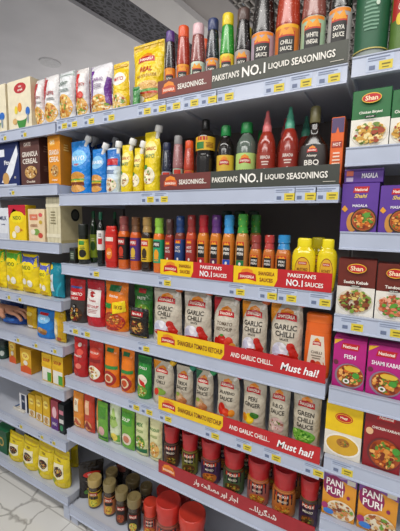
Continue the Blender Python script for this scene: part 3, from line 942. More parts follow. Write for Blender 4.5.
bottle('sauce_bottle', 'sauce bottle', 'orange squeeze bottle with a cream label at the shelf end', (0.965,0.038,0.8940,0.0657,0.1735,0.0361), 'squeeze', '#e2641a', (.875, 1.0, .98, '#ea6c18', 'flip'),
       [(.10, .72, '#e2641a', [p('#e4d8c4', (.22, .04), (.32, .92), (.68, .92), (.78, .04))] + crown_logo(.5, .74, .24, .12) + [t('#5a4030', 'CHILLI', .5, .5, .07, .3), e('#b8281c', .42, .24, .07, .06), e('#d8502a', .56, .22, .08, .07), ln('#8a7a68', .36, .64, .4, 2, .06)], 150)], sup=2.8)

# ============ middle bay, fifth shelf
pouch('ketchup_pouch', 'ketchup pouch', 'red pouch covered with tomato pictures at the left end', (0.045,0.042,0.6680,0.0766,0.1571,0.0450), '#b41e20',
      [e('#d83228', .3, .8, .24, .08), e('#e0584a', .62, .66, .24, .08), e('#c82822', .35, .48, .26, .09), e('#e87a68', .6, .3, .2, .07), e('#c82822', .32, .14, .24, .08), e('#f0d8cc', .56, .84, .14, .05), t('#f4e8e0', 'TOMATO', .5, .56, .05, .7)])
pouch('ketchup_pouch', 'ketchup pouch', 'red pouch with a noodle dish, second on the left end', (0.133,0.042,0.6680,0.0773,0.1613,0.0450), '#c03224',
      [e('#d84a34', .5, .72, .4, .12), t('#f4e0d0', 'KETCHUP', .5, .72, .05, .7), food(.5, .24, .42, .17, PAS, 20, 31), r('#8a1c18', .08, .5, .92, .58)])
KN5 = [r('#1d6a38', .22, .82, .72, .91), t('#f4f4ec', 'Knorr', .47, .865, .05, .4), r('#2c8a3c', .02, .44, .98, .52), e('#a8281c', .5, .22, .44, .18), e('#e4c8a0', .5, .22, .3, .11), e('#c04a20', .5, .22, .2, .08)]
pouch('ketchup_pouch', 'ketchup pouch', 'orange ketchup pouch with green band, first of the small pair', (0.216,0.042,0.6680,0.0727,0.1652,0.0450), '#ea7a18', KN5)
pouch('ketchup_pouch', 'ketchup pouch', 'orange ketchup pouch with green band, second of the small pair', (0.296,0.042,0.6680,0.0634,0.1655,0.0450), '#ea7a18', KN5)
pouch('sauce_pouch', 'sauce pouch', 'green chilli pouch with a red picture beside the yellow strip', (0.378,0.038,0.6680,0.0616,0.1536,0.0450), '#2c8a34',
      [r('#1d6a2a', 0, .84, 1, .97), t('#f0f0e0', 'CHILLI', .5, .74, .06, .7), e('#e8e0c8', .5, .46, .36, .13), p('#c8281e', (.3, .5), (.7, .42), (.8, .3), (.4, .38)), food(.5, .2, .38, .14, VEG, 12, 32)])
def beige(label, dims, capc, corner, w, pic, **k):
    return pouch('sauce_pouch', 'sauce pouch', label, dims, '#c4baa6', ([p(corner, (0, .99), (0, .74), (.2, .86), (.4, .985))] if corner else []) + crown_logo(.5, .80, .62, .095) +
                 [t('#3a352e', a, .5, .655 - .095 * i, .07, .68) for i, a in enumerate(w)] + pic, spout=(capc, 1, .7, 1.15) if capc else None, waist=.09, shoulder=.25 if capc else .05, **k)
CHP = [e('#c8a478', .4, .33, .3, .11), e('#b8784a', .62, .29, .22, .08), e('#8aa040', .3, .41, .12, .04)]
beige('beige pouch with a yellow cap above the yellow strip logo', (0.459,0.043,0.6680,0.0898,0.1512,0.0550), '#e8b81c', '#e8921c', ('HOT', 'CHILLI'), [e('#7aa03a', .5, .34, .3, .08), e('#c8301c', .34, .32, .12, .08)])
beige('beige pouch with a teal cap, second from the yellow capped one', (0.545,0.043,0.6680,0.0695,0.1527,0.0550), '#1c8a6a', None, ('TIKKA', 'SAUCE'), CHP)
beige('beige pouch with a green cap, third in the beige row', (0.622,0.043,0.6680,0.0686,0.1568,0.0550), '#1f9a58', '#2a6a4a', ('TANGY', 'SAUCE'), CHP)
beige('beige JALAPENO pouch with red vegetables and red corner', (0.707,0.043,0.6680,0.0822,0.1671,0.0550), '#c8282a', None, ('JALAPENO', 'SAUCE'), [e('#c82a1c', .34, .36, .16, .11), e('#e04a2a', .56, .31, .16, .08), e('#e8902a', .78, .31, .12, .07)])
beige('beige PERI sauce pouch with yellow peppers and green leaf', (0.793,0.043,0.6680,0.0773,0.1751,0.0550), None, None, ('PERI', 'GINGER'), [e('#e8c41c', .42, .32, .2, .09), e('#d88a1c', .2, .32, .12, .07), e('#3a7a2c', .62, .39, .2, .05)])
beige('beige B.B.Q. sauce pouch with brown and pink picture', (0.869,0.043,0.6680,0.0643,0.1757,0.0550), None, None, ('B.B.Q.', 'SAUCE'), [food(.5, .34, .36, .13, ['#c8a8a0', '#a86a5a', '#e0c8b8', '#8a3a2a', '#6a8a3a'], 14, 41)])
beige('large cream GREEN CHILLI pouch at the right end of the beige row', (0.947,0.046,0.6680,0.0811,0.1741,0.0600), None, None, ('GREEN', 'CHILLI', 'SAUCE'), [food(.45, .30, .44, .11, ['#6aa83a', '#8ac84a', '#4a8a2a', '#a8d86a', '#3a7a24'], 22, 42)])

# ============ middle bay, sixth shelf
pouch('snack_pouch', 'noodle packet', 'orange packet with a pale panel at the left end of the jar shelf', (0.031,0.035,0.4360,0.0607,0.1556,0.0300), '#e08a2a',
      [r('#ece0c0', .3, .5, .7, .85), e('#e8c080', .5, .2, .36, .14), p('#c8562a', (.1, .1), (.5, .35), (.9, .1)), ln('#8a3a1c', .36, .64, .78, 4)], flat=True)
pouch('snack_pouch', 'noodle packet', 'red orange packet beside the orange packet on the jar shelf', (0.095,0.035,0.4360,0.0579,0.1647,0.0300), '#c84028',
      [r('#e8b48a', .3, .5, .7, .85), e('#e09a60', .5, .2, .36, .14), p('#8a2418', (.1, .1), (.5, .35), (.9, .1)), ln('#f0d8c0', .36, .64, .78, 4)], flat=True)
pouch('snack_pouch', 'noodle packet', 'light orange packet, narrow, before the green packets', (0.143,0.045,0.4360,0.0253,0.1560,0.0300), '#dd8a3c', [e('#e8c890', .5, .3, .36, .14)], flat=True)
pouch('snack_pouch', 'noodle packet', 'first lime green packet with pink picture on the jar shelf', (0.182,0.021,0.4360,0.0542,0.1618,0.0180), '#6aa836', [r('#4a8a2a', .1, .6, .9, .9), e('#d8a8a0', .5, .28, .3, .12), r('#1d5a2a', .03, .02, .97, .14)], flat=True)
pouch('snack_pouch', 'noodle packet', 'pale packet with lime leaf, green base, beside the lime packet', (0.236,0.035,0.4360,0.0548,0.1706,0.0300), '#d6e0bc',
      [p('#a8c86a', (.1, .5), (.5, .95), (.9, .5), (.5, .4)), r('#6aa836', .03, .02, .97, .26), e('#e8d050', .55, .2, .3, .1), e('#3a5a2a', .3, .12, .16, .05), t('#5a8a3a', 'SOUP', .5, .66, .08, .6)], flat=True)
pouch('snack_pouch', 'noodle packet', 'second lime green packet with a pale bowl on the jar shelf', (0.300,0.035,0.4360,0.0645,0.1652,0.0300), '#6fae34', [r('#4a9a2c', .1, .62, .9, .92), e('#e8d8c0', .52, .28, .36, .15), e('#c87a5a', .52, .28, .24, .09), t('#f0f4e0', 'SOUP', .5, .76, .08, .6)], flat=True)
pouch('snack_pouch', 'noodle packet', 'cream packet with a dark green foot and mixed vegetables', (0.367,0.035,0.4360,0.0588,0.1693,0.0300), '#d9dca4', [r('#1d6a3a', .03, .02, .97, .2), food(.5, .34, .38, .16, VEG, 16, 51), t('#3a7a3a', 'MIX', .5, .76, .08, .5), ln('#7a9a4a', .2, .8, .62)], flat=True)
pouch('snack_pouch', 'noodle packet', 'last cream packet with noodles beside the red lid jars', (0.431,0.035,0.4360,0.0558,0.1697,0.0300), '#e0dca8', [r('#1d6a3a', .03, .02, .97, .12), food(.5, .3, .4, .18, FRY, 18, 52), t('#3a7a3a', 'NOODLES', .5, .76, .06, .8), ln('#8aa04a', .2, .8, .62)], flat=True)
def pickle(label, dims, body, lab, pic, lidc='#b3262a', word='PICKLE', group=None):
    return bottle('pickle_jar', 'pickle jar', label, dims, 'jar', body, (.61, 1.0, .96, lidc, 'lid'),
                  [(.06, .58, lab, [r('#2a1a2a', .30, .50, .70, .94), r('#c8401c', .34, .76, .66, .92), t('#fbeeda', word, .5, .83, .10, .3), t('#e8e0c8', 'MIXED', .5, .62, .09, .26)] + [food(.5, .26, .18, .22, pic, 16, int(dims[0] * 1000))], 240)], lid='lid', group=group)
J1 = ['#5a3a1c', '#8a9a3a', '#c8a83a', '#3a4a1c', '#a8602a']
J2 = ['#c8702a', '#e8a03a', '#8a3a1c', '#d8c84a', '#a84a1c']
pk = []
pk.append(pickle('red lid jar of dark brown pickle, first beside the cream packet', (0.489,0.051,0.4360,0.0571,0.1569,0.0571), '#3a2016', '#5a3a2c', J1))
pk.append(pickle('red lid pickle jar with green and yellow label, second of the row', (0.565,0.051,0.4360,0.0590,0.1553,0.0590), '#6a4a1c', '#7a7a2c', J1))
pk.append(pickle('red lid pickle jar with a purple label, third of the row', (0.644,0.057,0.4360,0.0690,0.1536,0.0690), '#7a3a1c', '#54355a', J2))
pk.append(pickle('red lid pickle jar with a dark green label, fourth of the row', (0.728,0.058,0.4360,0.0710,0.1510,0.0710), '#5a3a1c', '#44603c', J1))
pk.append(pickle('red lid pickle jar with pink and brown label, fifth of the row', (0.812,0.057,0.4360,0.0706,0.1477,0.0706), '#a8602a', '#a8625a', J2))
pk.append(pickle('red lid pickle jar with an orange label, sixth of the row', (0.893,0.057,0.4360,0.0710,0.1489,0.0710), '#a8602a', '#c8783a', J2))
pk.append(pickle('red lid pickle jar with a dark purple label at the shelf end', (0.967,0.048,0.4360,0.0528,0.1527,0.0528), '#5a4a1c', '#3c2448', J1))
for k, nm in enumerate(('first', 'second', 'third', 'fourth', 'fifth', 'sixth', 'seventh')):
    o = pk[k]
    behind(o, 'red lid jar in the row behind the %s front pickle jar' % nm, .004, .085)

# ============ middle bay, floor shelf
pouch('spice_pouch', 'spice pouch', 'large black pouch with a red oval badge on the floor shelf', (.037, .088, .0822, .110, .165, .034), '#211b18',
      [r('#1a1512', 0, .85, 1, .97), e('#b8281e', .52, .66, .36, .08), t('#f2e6d8', 'COFFEE', .52, .66, .05, .5), food(.55, .24, .3, .18, NUT, 22, 61), e('#4a7a2c', .3, .2, .12, .06), ln('#a89a88', .25, .75, .5, 2)], rotz=.85)
pouch('spice_pouch', 'spice pouch', 'dark pouch standing behind the gold lid jars', (.115, .21, .0822, .10, .15, .05), '#2a2320', [e('#6a3a34', .5, .6, .3, .1)])
def gold(label, dims, lidc, lab, pic, body='#3a2a1a'):
    return bottle('spice_jar', 'spice jar', label, dims, 'jar', body, (.76, 1.0, 1.0, lidc, 'disc'),
                  [(.08, .60, lab, [r('#a8241c', .36, .74, .64, .94), t('#fbeeda', 'SPICE', .5, .84, .12, .24), r('#1a1512', .34, .52, .66, .72)] + [food(.5, .28, .14, .24, pic, 14, int(dims[0] * 1000))], 240)], lid='lid')
gj = gold('bright gold lid spice jar with lime yellow label, foremost left', (0.088,0.059,0.0820,0.0574,0.1290,0.0574), '#b39a5c', '#c8a82a', ['#d8c83a', '#7aa03a', '#e8e06a', '#4a7a2c'])
gold('gold lid spice jar with a pink label, second in front row', (0.173,0.061,0.0820,0.0525,0.1441,0.0525), '#8a7a50', '#c87a4a', ['#d8b43a', '#c84a2c', '#e8c86a', '#7a3a1c'])
gold('gold lid spice jar with a dark label, third in front row', (0.244,0.056,0.0820,0.0515,0.1424,0.0515), '#85754c', '#4a2a1c', ['#a84a2c', '#7a2a1c', '#c8783a', '#5a3a1c'])
gold('gold lid spice jar with black and red label, fourth in front row', (0.312,0.052,0.0820,0.0545,0.1444,0.0545), '#84744a', '#241c18', ['#d8c04a', '#7a9a3a', '#c8483a', '#e8dca0'])
bk_ = [(.232, .125, 'bright'), (.345, .130, 'dull'), (.42, .135, 'dim')]
gold('gold lid jar in the back row behind the bright gold one', (0.104,0.144,0.0820,0.0522,0.1096,0.0522), '#8f7c50', '#6a4a2a', ['#a84a2c', '#7a2a1c', '#c8783a', '#5a3a1c'])
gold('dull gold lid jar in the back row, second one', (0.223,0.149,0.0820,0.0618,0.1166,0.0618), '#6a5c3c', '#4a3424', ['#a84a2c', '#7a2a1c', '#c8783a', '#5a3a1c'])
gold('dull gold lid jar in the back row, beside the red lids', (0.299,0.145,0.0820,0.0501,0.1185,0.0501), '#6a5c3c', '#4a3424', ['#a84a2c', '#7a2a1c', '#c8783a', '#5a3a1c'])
def redjar(label, dims, lc):
    pickle(label, dims, '#8a4a3a', '#b8584a', J2, lidc=lc)
redjar('first red lid jar of the floor shelf beside the gold lids', (0.373,0.079,0.0820,0.0587,0.1292,0.0587), '#d2402c')
redjar('large red lid jar in the middle of the floor shelf front', (0.465,0.068,0.0820,0.0961,0.1885,0.0961), '#c8342a')
redjar('large red lid jar of the floor shelf nearest the lower frame edge', (0.568,0.068,0.0820,0.0999,0.1874,0.0999), '#cc3a2a')
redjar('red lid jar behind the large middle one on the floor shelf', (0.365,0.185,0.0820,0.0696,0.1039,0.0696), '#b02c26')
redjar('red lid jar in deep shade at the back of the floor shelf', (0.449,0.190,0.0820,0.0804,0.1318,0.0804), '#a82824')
pouch('spice_pouch', 'spice pouch', 'dark green pouch with yellow picture right of the floor shelf jars', (.70, .05, .0822, .085, .125, .04), '#3c5238', [food(.55, .5, .34, .2, ['#c8a83a', '#e8d06a', '#a8402c', '#7a8a3a'], 14, 63), r('#2a3a28', 0, .84, 1, .97)])

# ============ right bay
def shan(label, dims, base, word, pal, seed, side=None, plate='#ece8e0'):
    return carton('spice_mix_box', 'spice mix box', label, dims, base,
                  [r('#ebe6da', .0, .0, 1, .51), e(plate, .5, .25, .495, .245), e('#d8d0c0', .5, .25, .48, .225), food(.5, .26, .46, .215, pal, 80, seed), e('#e8b430', .5, .84, .255, .085), e('#c01a20', .5, .84, .235, .07),
                   t('#ffe8c0', 'Shan', .5, .84, .08, .36), t('#f4f0e4', word, .5, .60, .055, .8), r('#1a1a18', .36, .515, .64, .55), t('#f0ece0', 'SPICE MIX', .5, .532, .02, .24)], side=side or base, top=base)
bottle('soy_sauce_bottle', 'sauce bottle', 'large clear bottle with a dark green label on the right top shelf', (1.035,0.066,1.6730,0.0725,0.3000,0.0725), 'round', '#aab2ac', (.86, 1.0, .5, '#3a3a3a'),
       [(.10, .56, '#1f5c3c', [t('#dfe8dc', 'SUSHI', .5, .90, .06, .3), ln('#6f9c80', .36, .62, .78, 9, .06), e('#c8d8c4', .58, .70, .03, .04), r('#c8b868', .0, .0, 1, .02)])])
bottle('soy_sauce_bottle', 'sauce bottle', 'bottle with a red and green label at the top right frame edge', (1.103,0.058,1.6730,0.0567,0.2900,0.0567), 'round', '#6a2a24', (.86, 1.0, .5, '#7a2a2a'),
       [(.06, .5, '#5a7a34', [r('#b02420', .2, .5, .8, .9), e('#e8c83a', .4, .5, .08, .1), t('#f0e8d8', 'CHILLI', .5, .7, .12, .3)])])
shan('green spice mix carton with a noodle plate on the second right shelf', (1.051,0.037,1.4770,0.0798,0.1318,0.0500), '#1f6b34', 'Chicken Biryani', PAS, 71)
shan('green spice mix carton cut by the frame edge beside the noodle one', (1.124,0.037,1.4770,0.0625,0.1220,0.0500), '#1f6b34', 'Chicken Karahi', PAS, 72)
def purp(label, dims, seed):
    return carton('ready_meal_box', 'ready meal box', label, dims, '#5d3596',
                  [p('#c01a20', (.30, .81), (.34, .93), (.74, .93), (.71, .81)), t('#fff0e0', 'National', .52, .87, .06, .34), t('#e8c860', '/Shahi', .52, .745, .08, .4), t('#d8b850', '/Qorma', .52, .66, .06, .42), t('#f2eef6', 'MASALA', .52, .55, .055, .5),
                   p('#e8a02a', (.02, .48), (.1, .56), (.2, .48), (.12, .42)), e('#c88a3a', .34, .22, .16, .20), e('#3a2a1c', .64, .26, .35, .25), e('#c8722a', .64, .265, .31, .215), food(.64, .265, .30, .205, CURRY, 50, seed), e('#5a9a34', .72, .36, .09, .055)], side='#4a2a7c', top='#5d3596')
q1 = purp('purple curry carton on the third right shelf, below the lying carton', (1.042,0.040,1.2830,0.0800,0.1174,0.0550), 73)
q2 = purp('purple curry carton cut by the frame edge on the third right shelf', (1.121,0.040,1.2830,0.0727,0.1100,0.0550), 74)
carton('ready_meal_box', 'ready meal box', 'purple carton lying flat on top of the standing purple curry carton', (1.046, .052, 1.4012, .084, .032, .075), '#56308c',
       [r('#c8604a', .06, .5, .24, .88), r('#b8a8c8', .06, .1, .24, .4), t('#f2eef6', 'MASALA', .66, .5, .36, .4), r('#8a6ab8', 0, .9, 1, 1)], side='#4a2a7c', top='#5d3596')
shb = [shan('maroon kebab spice carton on the fourth right shelf', (1.048,0.037,1.0800,0.0841,0.1403,0.0500), '#6b2417', 'Seekh Kebab', ['#e8dcc0', '#8a4a24', '#b86a34', '#d8c06a', '#6a2a14', '#7a9a3a'], 75),
       shan('maroon tandoori spice carton at the frame edge on the fourth right shelf', (1.129,0.037,1.0800,0.0722,0.1343,0.0500), '#6b2417', 'Tandoori', ['#efe8dc', '#d8825a', '#c86a44', '#e8a888', '#5a9a34', '#b8542c'], 76)]
def pink(label, dims, word, seed):
    return carton('ready_meal_box', 'ready meal box', label, dims, '#b81c7c',
                  [p('#c01a20', (.22, .78), (.27, .91), (.80, .91), (.75, .78)), t('#fff0e0', 'National', .51, .845, .065, .44), t('#f8eef4', word, .52, .645, .085, .8), p('#e8b42a', (.02, .96), (.02, .86), (.3, .985)),
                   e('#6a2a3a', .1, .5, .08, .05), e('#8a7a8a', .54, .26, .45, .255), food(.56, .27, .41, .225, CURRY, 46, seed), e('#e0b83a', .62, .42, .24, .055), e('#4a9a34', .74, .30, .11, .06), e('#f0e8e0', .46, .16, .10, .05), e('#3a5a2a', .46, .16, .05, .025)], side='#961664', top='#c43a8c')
pink('magenta FISH spice carton on the fifth right shelf', (1.046,0.037,0.8900,0.0754,0.1291,0.0500), 'FISH', 77)
pink('magenta SHAMI KABAB carton at the frame edge on the fifth right shelf', (1.126,0.037,0.8900,0.0778,0.1270,0.0500), 'SHAMI KABAB', 78)
carton('soup_box', 'box', 'yellow carton with a lentil soup plate on the sixth right shelf', (1.045,0.037,0.6990,0.0880,0.1471,0.0500), '#eec60e',
       [r('#e6dfd0', 0, 0, 1, .46), e('#c01a20', .5, .74, .24, .09), e('#eec60e', .5, .74, .215, .072), e('#c01a20', .5, .74, .20, .062), t('#fff0d0', 'Maggi', .5, .74, .05, .3), e('#f4efe4', .5, .23, .49, .215), e('#d8a82a', .5, .23, .44, .18), food(.52, .28, .18, .08, ['#a8702a', '#5a8a34', '#8a4a1c', '#c8902a'], 12, 79)], side='#d8b00c', top='#a8862a')
carton('ready_meal_box', 'ready meal box', 'dark red meal carton beside the yellow soup carton', (1.135,0.037,0.6990,0.0833,0.1551,0.0500), '#8e1c22',
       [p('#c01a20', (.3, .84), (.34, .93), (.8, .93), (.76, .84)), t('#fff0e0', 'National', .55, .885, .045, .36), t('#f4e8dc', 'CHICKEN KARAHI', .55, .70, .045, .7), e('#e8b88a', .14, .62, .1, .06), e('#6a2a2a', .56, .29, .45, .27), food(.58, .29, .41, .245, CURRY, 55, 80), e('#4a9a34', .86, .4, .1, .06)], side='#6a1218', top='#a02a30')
def pani(label, dims, seed):
    return carton('pani_puri_box', 'snack box', label, dims, '#e0962a',
                  [p('#7d4a94', (0, 1), (0, .74), (.55, .84), (1, .76), (1, 1)), p('#b494c0', (0, .94), (.5, .90), (1, .97), (1, .93), (.5, .86), (0, .90)), e('#8e1a56', .34, .66, .33, .235),
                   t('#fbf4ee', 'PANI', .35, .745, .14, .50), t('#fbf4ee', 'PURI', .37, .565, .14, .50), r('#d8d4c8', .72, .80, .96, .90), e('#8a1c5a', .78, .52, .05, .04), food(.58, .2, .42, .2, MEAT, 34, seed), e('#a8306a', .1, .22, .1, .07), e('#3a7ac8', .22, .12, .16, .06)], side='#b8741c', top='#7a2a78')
pani('PANI PURI carton, whole one on the lowest right shelf', (1.047,0.037,0.5215,0.0818,0.1348,0.0500), 81)
pani('PANI PURI carton at the right frame edge', (1.137,0.037,0.5215,0.0876,0.1411,0.0500), 82)

# ============ left bay
def cereal(label, dims, seed):
    return carton('cereal_box', 'cereal box', label, dims, '#e9dfc2',
                  [e('#b8242c', .56, .83, .26, .10), t('#f8f0e4', 'baby', .56, .86, .05, .3), t('#f8f0e4', 'cereal', .56, .80, .05, .36), e('#e8902a', .52, .46, .09, .09), e('#e8d23a', .36, .42, .07, .08), e('#2a6ac0', .86, .36, .09, .08), e('#8a9aa8', .86, .22, .03, .1),
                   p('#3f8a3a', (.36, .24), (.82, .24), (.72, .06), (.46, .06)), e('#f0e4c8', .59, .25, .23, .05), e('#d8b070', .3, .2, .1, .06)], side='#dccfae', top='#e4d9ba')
cereal('cream baby cereal carton with red disc and green cup, whole one', (-0.247,0.045,1.6590,0.1508,0.1998,0.0600), 91)
cereal('cream baby cereal carton cut by the left frame edge', (-0.443,0.045,1.6590,0.2092,0.2015,0.0600), 92)
carton('cereal_box', 'cereal box', 'navy cereal carton with a white swoosh at the left frame edge', (-0.365,0.042,1.4345,0.1956,0.1872,0.0550), '#1a2a62',
       [p('#e8ecf2', (.35, .12), (.95, .92), (.98, .72), (.78, .30), (.58, .1)), r('#e6e9f0', .0, .70, .5, .86), t('#f2f4f8', 'Fitness', .66, .56, .10, .6), e('#c89a58', .52, .2, .12, .14), r('#c8d0e0', .1, .04, .9, .08), t('#e8e0d0', '35', .86, .22, .05, .14)], side='#141f4c')
GRAN = lambda w: [t(w, 'GRANOLA', .52, .66, .105, .82), t(w, 'CEREAL', .52, .52, .105, .78)]
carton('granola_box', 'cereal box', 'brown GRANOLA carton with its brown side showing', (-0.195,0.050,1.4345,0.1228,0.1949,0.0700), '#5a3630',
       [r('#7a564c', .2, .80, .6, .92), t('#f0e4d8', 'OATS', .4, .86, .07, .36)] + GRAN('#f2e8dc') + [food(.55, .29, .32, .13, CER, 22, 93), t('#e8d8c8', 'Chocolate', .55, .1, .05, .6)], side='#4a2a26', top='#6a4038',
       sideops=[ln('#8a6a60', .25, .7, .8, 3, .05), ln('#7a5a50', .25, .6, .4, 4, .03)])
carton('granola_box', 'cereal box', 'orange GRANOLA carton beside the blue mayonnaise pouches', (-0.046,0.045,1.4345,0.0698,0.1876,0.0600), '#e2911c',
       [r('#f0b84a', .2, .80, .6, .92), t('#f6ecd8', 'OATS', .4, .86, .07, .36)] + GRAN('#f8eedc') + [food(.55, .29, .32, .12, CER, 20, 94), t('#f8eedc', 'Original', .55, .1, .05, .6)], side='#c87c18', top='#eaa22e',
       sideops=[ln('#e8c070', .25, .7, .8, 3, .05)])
carton('noodle_box', 'box', 'white carton with dark blue writing at the left frame edge of the third shelf', (-0.426,0.040,1.2080,0.1271,0.1396,0.0500), '#dfe2e8', [t('#1a2a62', 'MILK', .7, .68, .13, .55), t('#1a2a62', 'powder', .7, .48, .06, .5), r('#c8ccd6', .05, .05, .95, .2)], side='#c4c8d4')
carton('milk_box', 'box', 'red and yellow carton with a heart shaped panel', (-0.294,0.037,1.2080,0.1201,0.1517,0.0500), '#f0cc14',
       [p('#c01c34', (.0, 1), (.0, .62), (.3, .9), (1, .70), (1, 1)), e('#f4dc1c', .42, .66, .32, .16), e('#f4dc1c', .62, .66, .3, .16), t('#2a6a28', 'NIDO', .5, .64, .11, .46), e('#e8d8c0', .5, .32, .16, .1), t('#c01c34', '1+', .72, .3, .1, .2), e('#f8f0d0', .3, .16, .12, .1)], side='#d8b410')
carton('biscuit_box', 'box', 'pale pink flower printed carton beside the tall cream slatted carton', (-0.166,0.037,1.2080,0.1037,0.1345,0.0500), '#e8cfa8',
       [r('#d87a5a', .1, .66, .6, .84), t('#fbeee0', 'organic', .36, .75, .06, .4), e('#d85a5a', .78, .82, .12, .06), e('#c8a83a', .78, .6, .1, .06), e('#7aa04a', .5, .3, .2, .1), e('#c84a3a', .75, .2, .14, .08), e('#e8e0c8', .3, .3, .14, .08), ln('#a86a4a', .12, .6, .52, 3)], side='#d0b48c')
carton('rice_box', 'box', 'tall cream slatted carton at the end of the left third shelf', (-0.069,0.075,1.2080,0.0847,0.1816,0.1100), '#d8cfae',
       [r('#c4ba98', .20, 0, .23, 1), r('#c4ba98', .5, 0, .53, 1), r('#c4ba98', .78, 0, .81, 1), r('#e4dcc0', 0, .78, 1, .86), r('#e4dcc0', 0, .12, 1, .2), ln('#8a8060', .3, .7, .66, 5, .06)], side='#cbbd94', top='#e2d9bc',
       sideops=[e('#1c1c1a', .66, .62, .2, .14), e('#4a4a44', .66, .62, .14, .09), r('#b8a878', .0, .0, 1, .06)])
def milk(label, dims, c2, word, seed):
    return pouch('milk_powder_pouch', 'milk powder pouch', label, dims, '#edd012', [p(c2, (0, .98), (0, .62), (.3, .74), (.7, .60), (1, .70), (1, .98)), e('#f4dc1c', .40, .68, .26, .13), e('#f4dc1c', .62, .68, .26, .13), t('#2a5a20', word, .5, .66, .10, .5),
                  e('#e8e4d8', .34, .3, .12, .08), e('#f4f0e0', .66, .26, .14, .09), e('#c8a010', .5, .1, .4, .05)], flat=True)
milk('yellow and green milk powder pouch, whole one of the left fourth shelf', (-0.375,0.040,0.9770,0.1162,0.1838,0.0400), '#5ab02c', 'NIDO', 95)
milk('yellow and green milk powder pouch cut by the left frame edge', (-0.505,0.040,0.9770,0.1358,0.1860,0.0400), '#5ab02c', 'NIDO', 96)
milk('yellow milk powder pouch with a blue violet top', (-0.258,0.042,0.9770,0.1198,0.1726,0.0450), '#4a5ab0', 'NIDO', 97)
milk('small yellow milk pouch with violet corner before the teal one', (-0.156,0.038,0.9770,0.0659,0.1409,0.0350), '#5a62b8', 'NIDO', 98)
pouch('detergent_pouch', 'teal pouch', 'shiny teal pouch with a white panel at the end of the left fourth shelf', (-0.084,0.045,0.9770,0.0766,0.1456,0.0500), '#17869a',
      [p('#d8e4e8', (.1, .2), (.1, .62), (.5, .7), (.52, .2)), e('#e8c81c', .2, .88, .2, .07), t('#c01a20', 'MILK', .3, .5, .06, .3), p('#2aa8bc', (.6, .1), (.95, .5), (.95, .4), (.7, .05))], flat=True)
pouch('coffee_pouch', 'pouch', 'slim yellow pouch beside the reaching hand', (-0.337,0.090,0.7880,0.0720,0.1023,0.0300), '#e2b416', [r('#c89a10', .2, .2, .8, .8), e('#f0d86a', .5, .7, .3, .1), e('#e8e0d0', .5, .12, .3, .06)], flat=True)
pouch('biscuit_pouch', 'pouch', 'sky blue pouch with a biscuit picture on the left fifth shelf', (-0.175,0.047,0.7880,0.1156,0.1255,0.0500), '#1c74c4',
      [e('#8ac4ea', .5, .68, .38, .16), r('#c01a20', .25, .80, .75, .88), t('#f4f6f8', 'OATS', .5, .68, .08, .5), e('#a87a3c', .5, .26, .3, .1), e('#c89a5c', .42, .32, .18, .06), e('#8a5a2c', .58, .2, .2, .06)])
pouch('coffee_pouch', 'pouch', 'yellow pouch with a pale window at the end of the left fifth shelf', (-0.072,0.040,0.7880,0.0652,0.1375,0.0400), '#dcb318',
      [e('#c8b88a', .4, .45, .24, .3), e('#e8dcc0', .4, .45, .16, .22), r('#c89a10', .7, .1, .9, .9), e('#a8502c', .6, .12, .2, .06)], flat=True)
bottle('green_jar', 'jar', 'dark green jar at the left frame edge of the sixth shelf', (-0.559,0.076,0.5970,0.0525,0.0938,0.0525), 'jar', '#1d3a30', (.70, 1.0, .9, '#1a2a26', 'lid'), [(.1, .6, '#2a4a40', [e('#c8d0c8', .5, .5, .12, .3)])], lid='lid')
def tea(label, dims, ops, base='#e0a81c', side='#c08a14'):
    return carton('tea_box', 'box', label, dims, base, ops, side=side)
TEA = [p('#d8581c', (0, 0), (0, .2), (.5, .34), (1, .24), (1, 0)), e('#f4dc6a', .5, .7, .34, .16), t('#b0241c', 'TEA', .5, .7, .12, .5), e('#e8e0d0', .5, .42, .2, .1)]
tea('orange yellow tea carton, front one on the left sixth shelf', (-0.303,0.050,0.5970,0.0787,0.1158,0.0500), TEA)
tea('orange yellow tea carton, leaning at the left of the front one', (-0.461,0.085,0.5970,0.0538,0.1174,0.0500), TEA)
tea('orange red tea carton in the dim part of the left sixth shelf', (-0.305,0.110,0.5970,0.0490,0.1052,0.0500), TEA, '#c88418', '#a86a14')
SOUP = [r('#e8e4d8', .06, .04, .94, .5), r('#4a9a34', .55, .04, .94, .36), p('#e8b41c', (0, .5), (1, .5), (1, .62), (.5, .56), (0, .66)), t('#b0241c', 'SOUP', .5, .78, .12, .7)]
tea('yellow and white soup carton, first of the pair on the left sixth shelf', (-0.148,0.045,0.5970,0.0643,0.1267,0.0500), SOUP, '#e6b91c')
tea('yellow and white soup carton at the end of the left sixth shelf', (-0.076,0.045,0.5970,0.0676,0.1287,0.0500), SOUP, '#e6b91c')
pouch('flat_packet', 'packet', 'crumpled grey packet lying at the left frame edge of the seventh shelf', (-.455, .16, .3692, .12, .03, .12), '#6a6660', [e('#8a867e', .5, .5, .3, .2)])
carton('flat_packet', 'packet', 'flat white and gold packet lying on the left seventh shelf', (-.405, .075, .3692, .085, .012, .07), '#d8d2c4', [], top='#dcd6c8', topops=[p('#c8862a', (.3, .2), (.5, .9), (.95, .8), (.85, .15)), e('#8a5a1c', .62, .5, .16, .2), r('#3a5a8a', .04, .1, .2, .5)])
carton('tea_box', 'box', 'slim navy and white carton on the left seventh shelf', (-0.379,0.065,0.3690,0.0562,0.0932,0.0300), '#e0e0e4', [r('#1c2a4a', .3, .06, .8, .94), t('#e8e8ec', 'TEA', .55, .6, .1, .4)], side='#1c2a4a', top='#c8c8d0')
YB = [r('#e4ddc8', .06, .05, .94, .32), food(.5, .18, .3, .12, CER, 10, 99), e('#f4dc6a', .5, .72, .34, .14), t('#8a3a14', 'CUBES', .5, .72, .08, .6)]
tea('yellow cube carton, first of three on the left seventh shelf', (-0.304,0.075,0.3690,0.0498,0.1115,0.0600), YB, '#e2b41a')
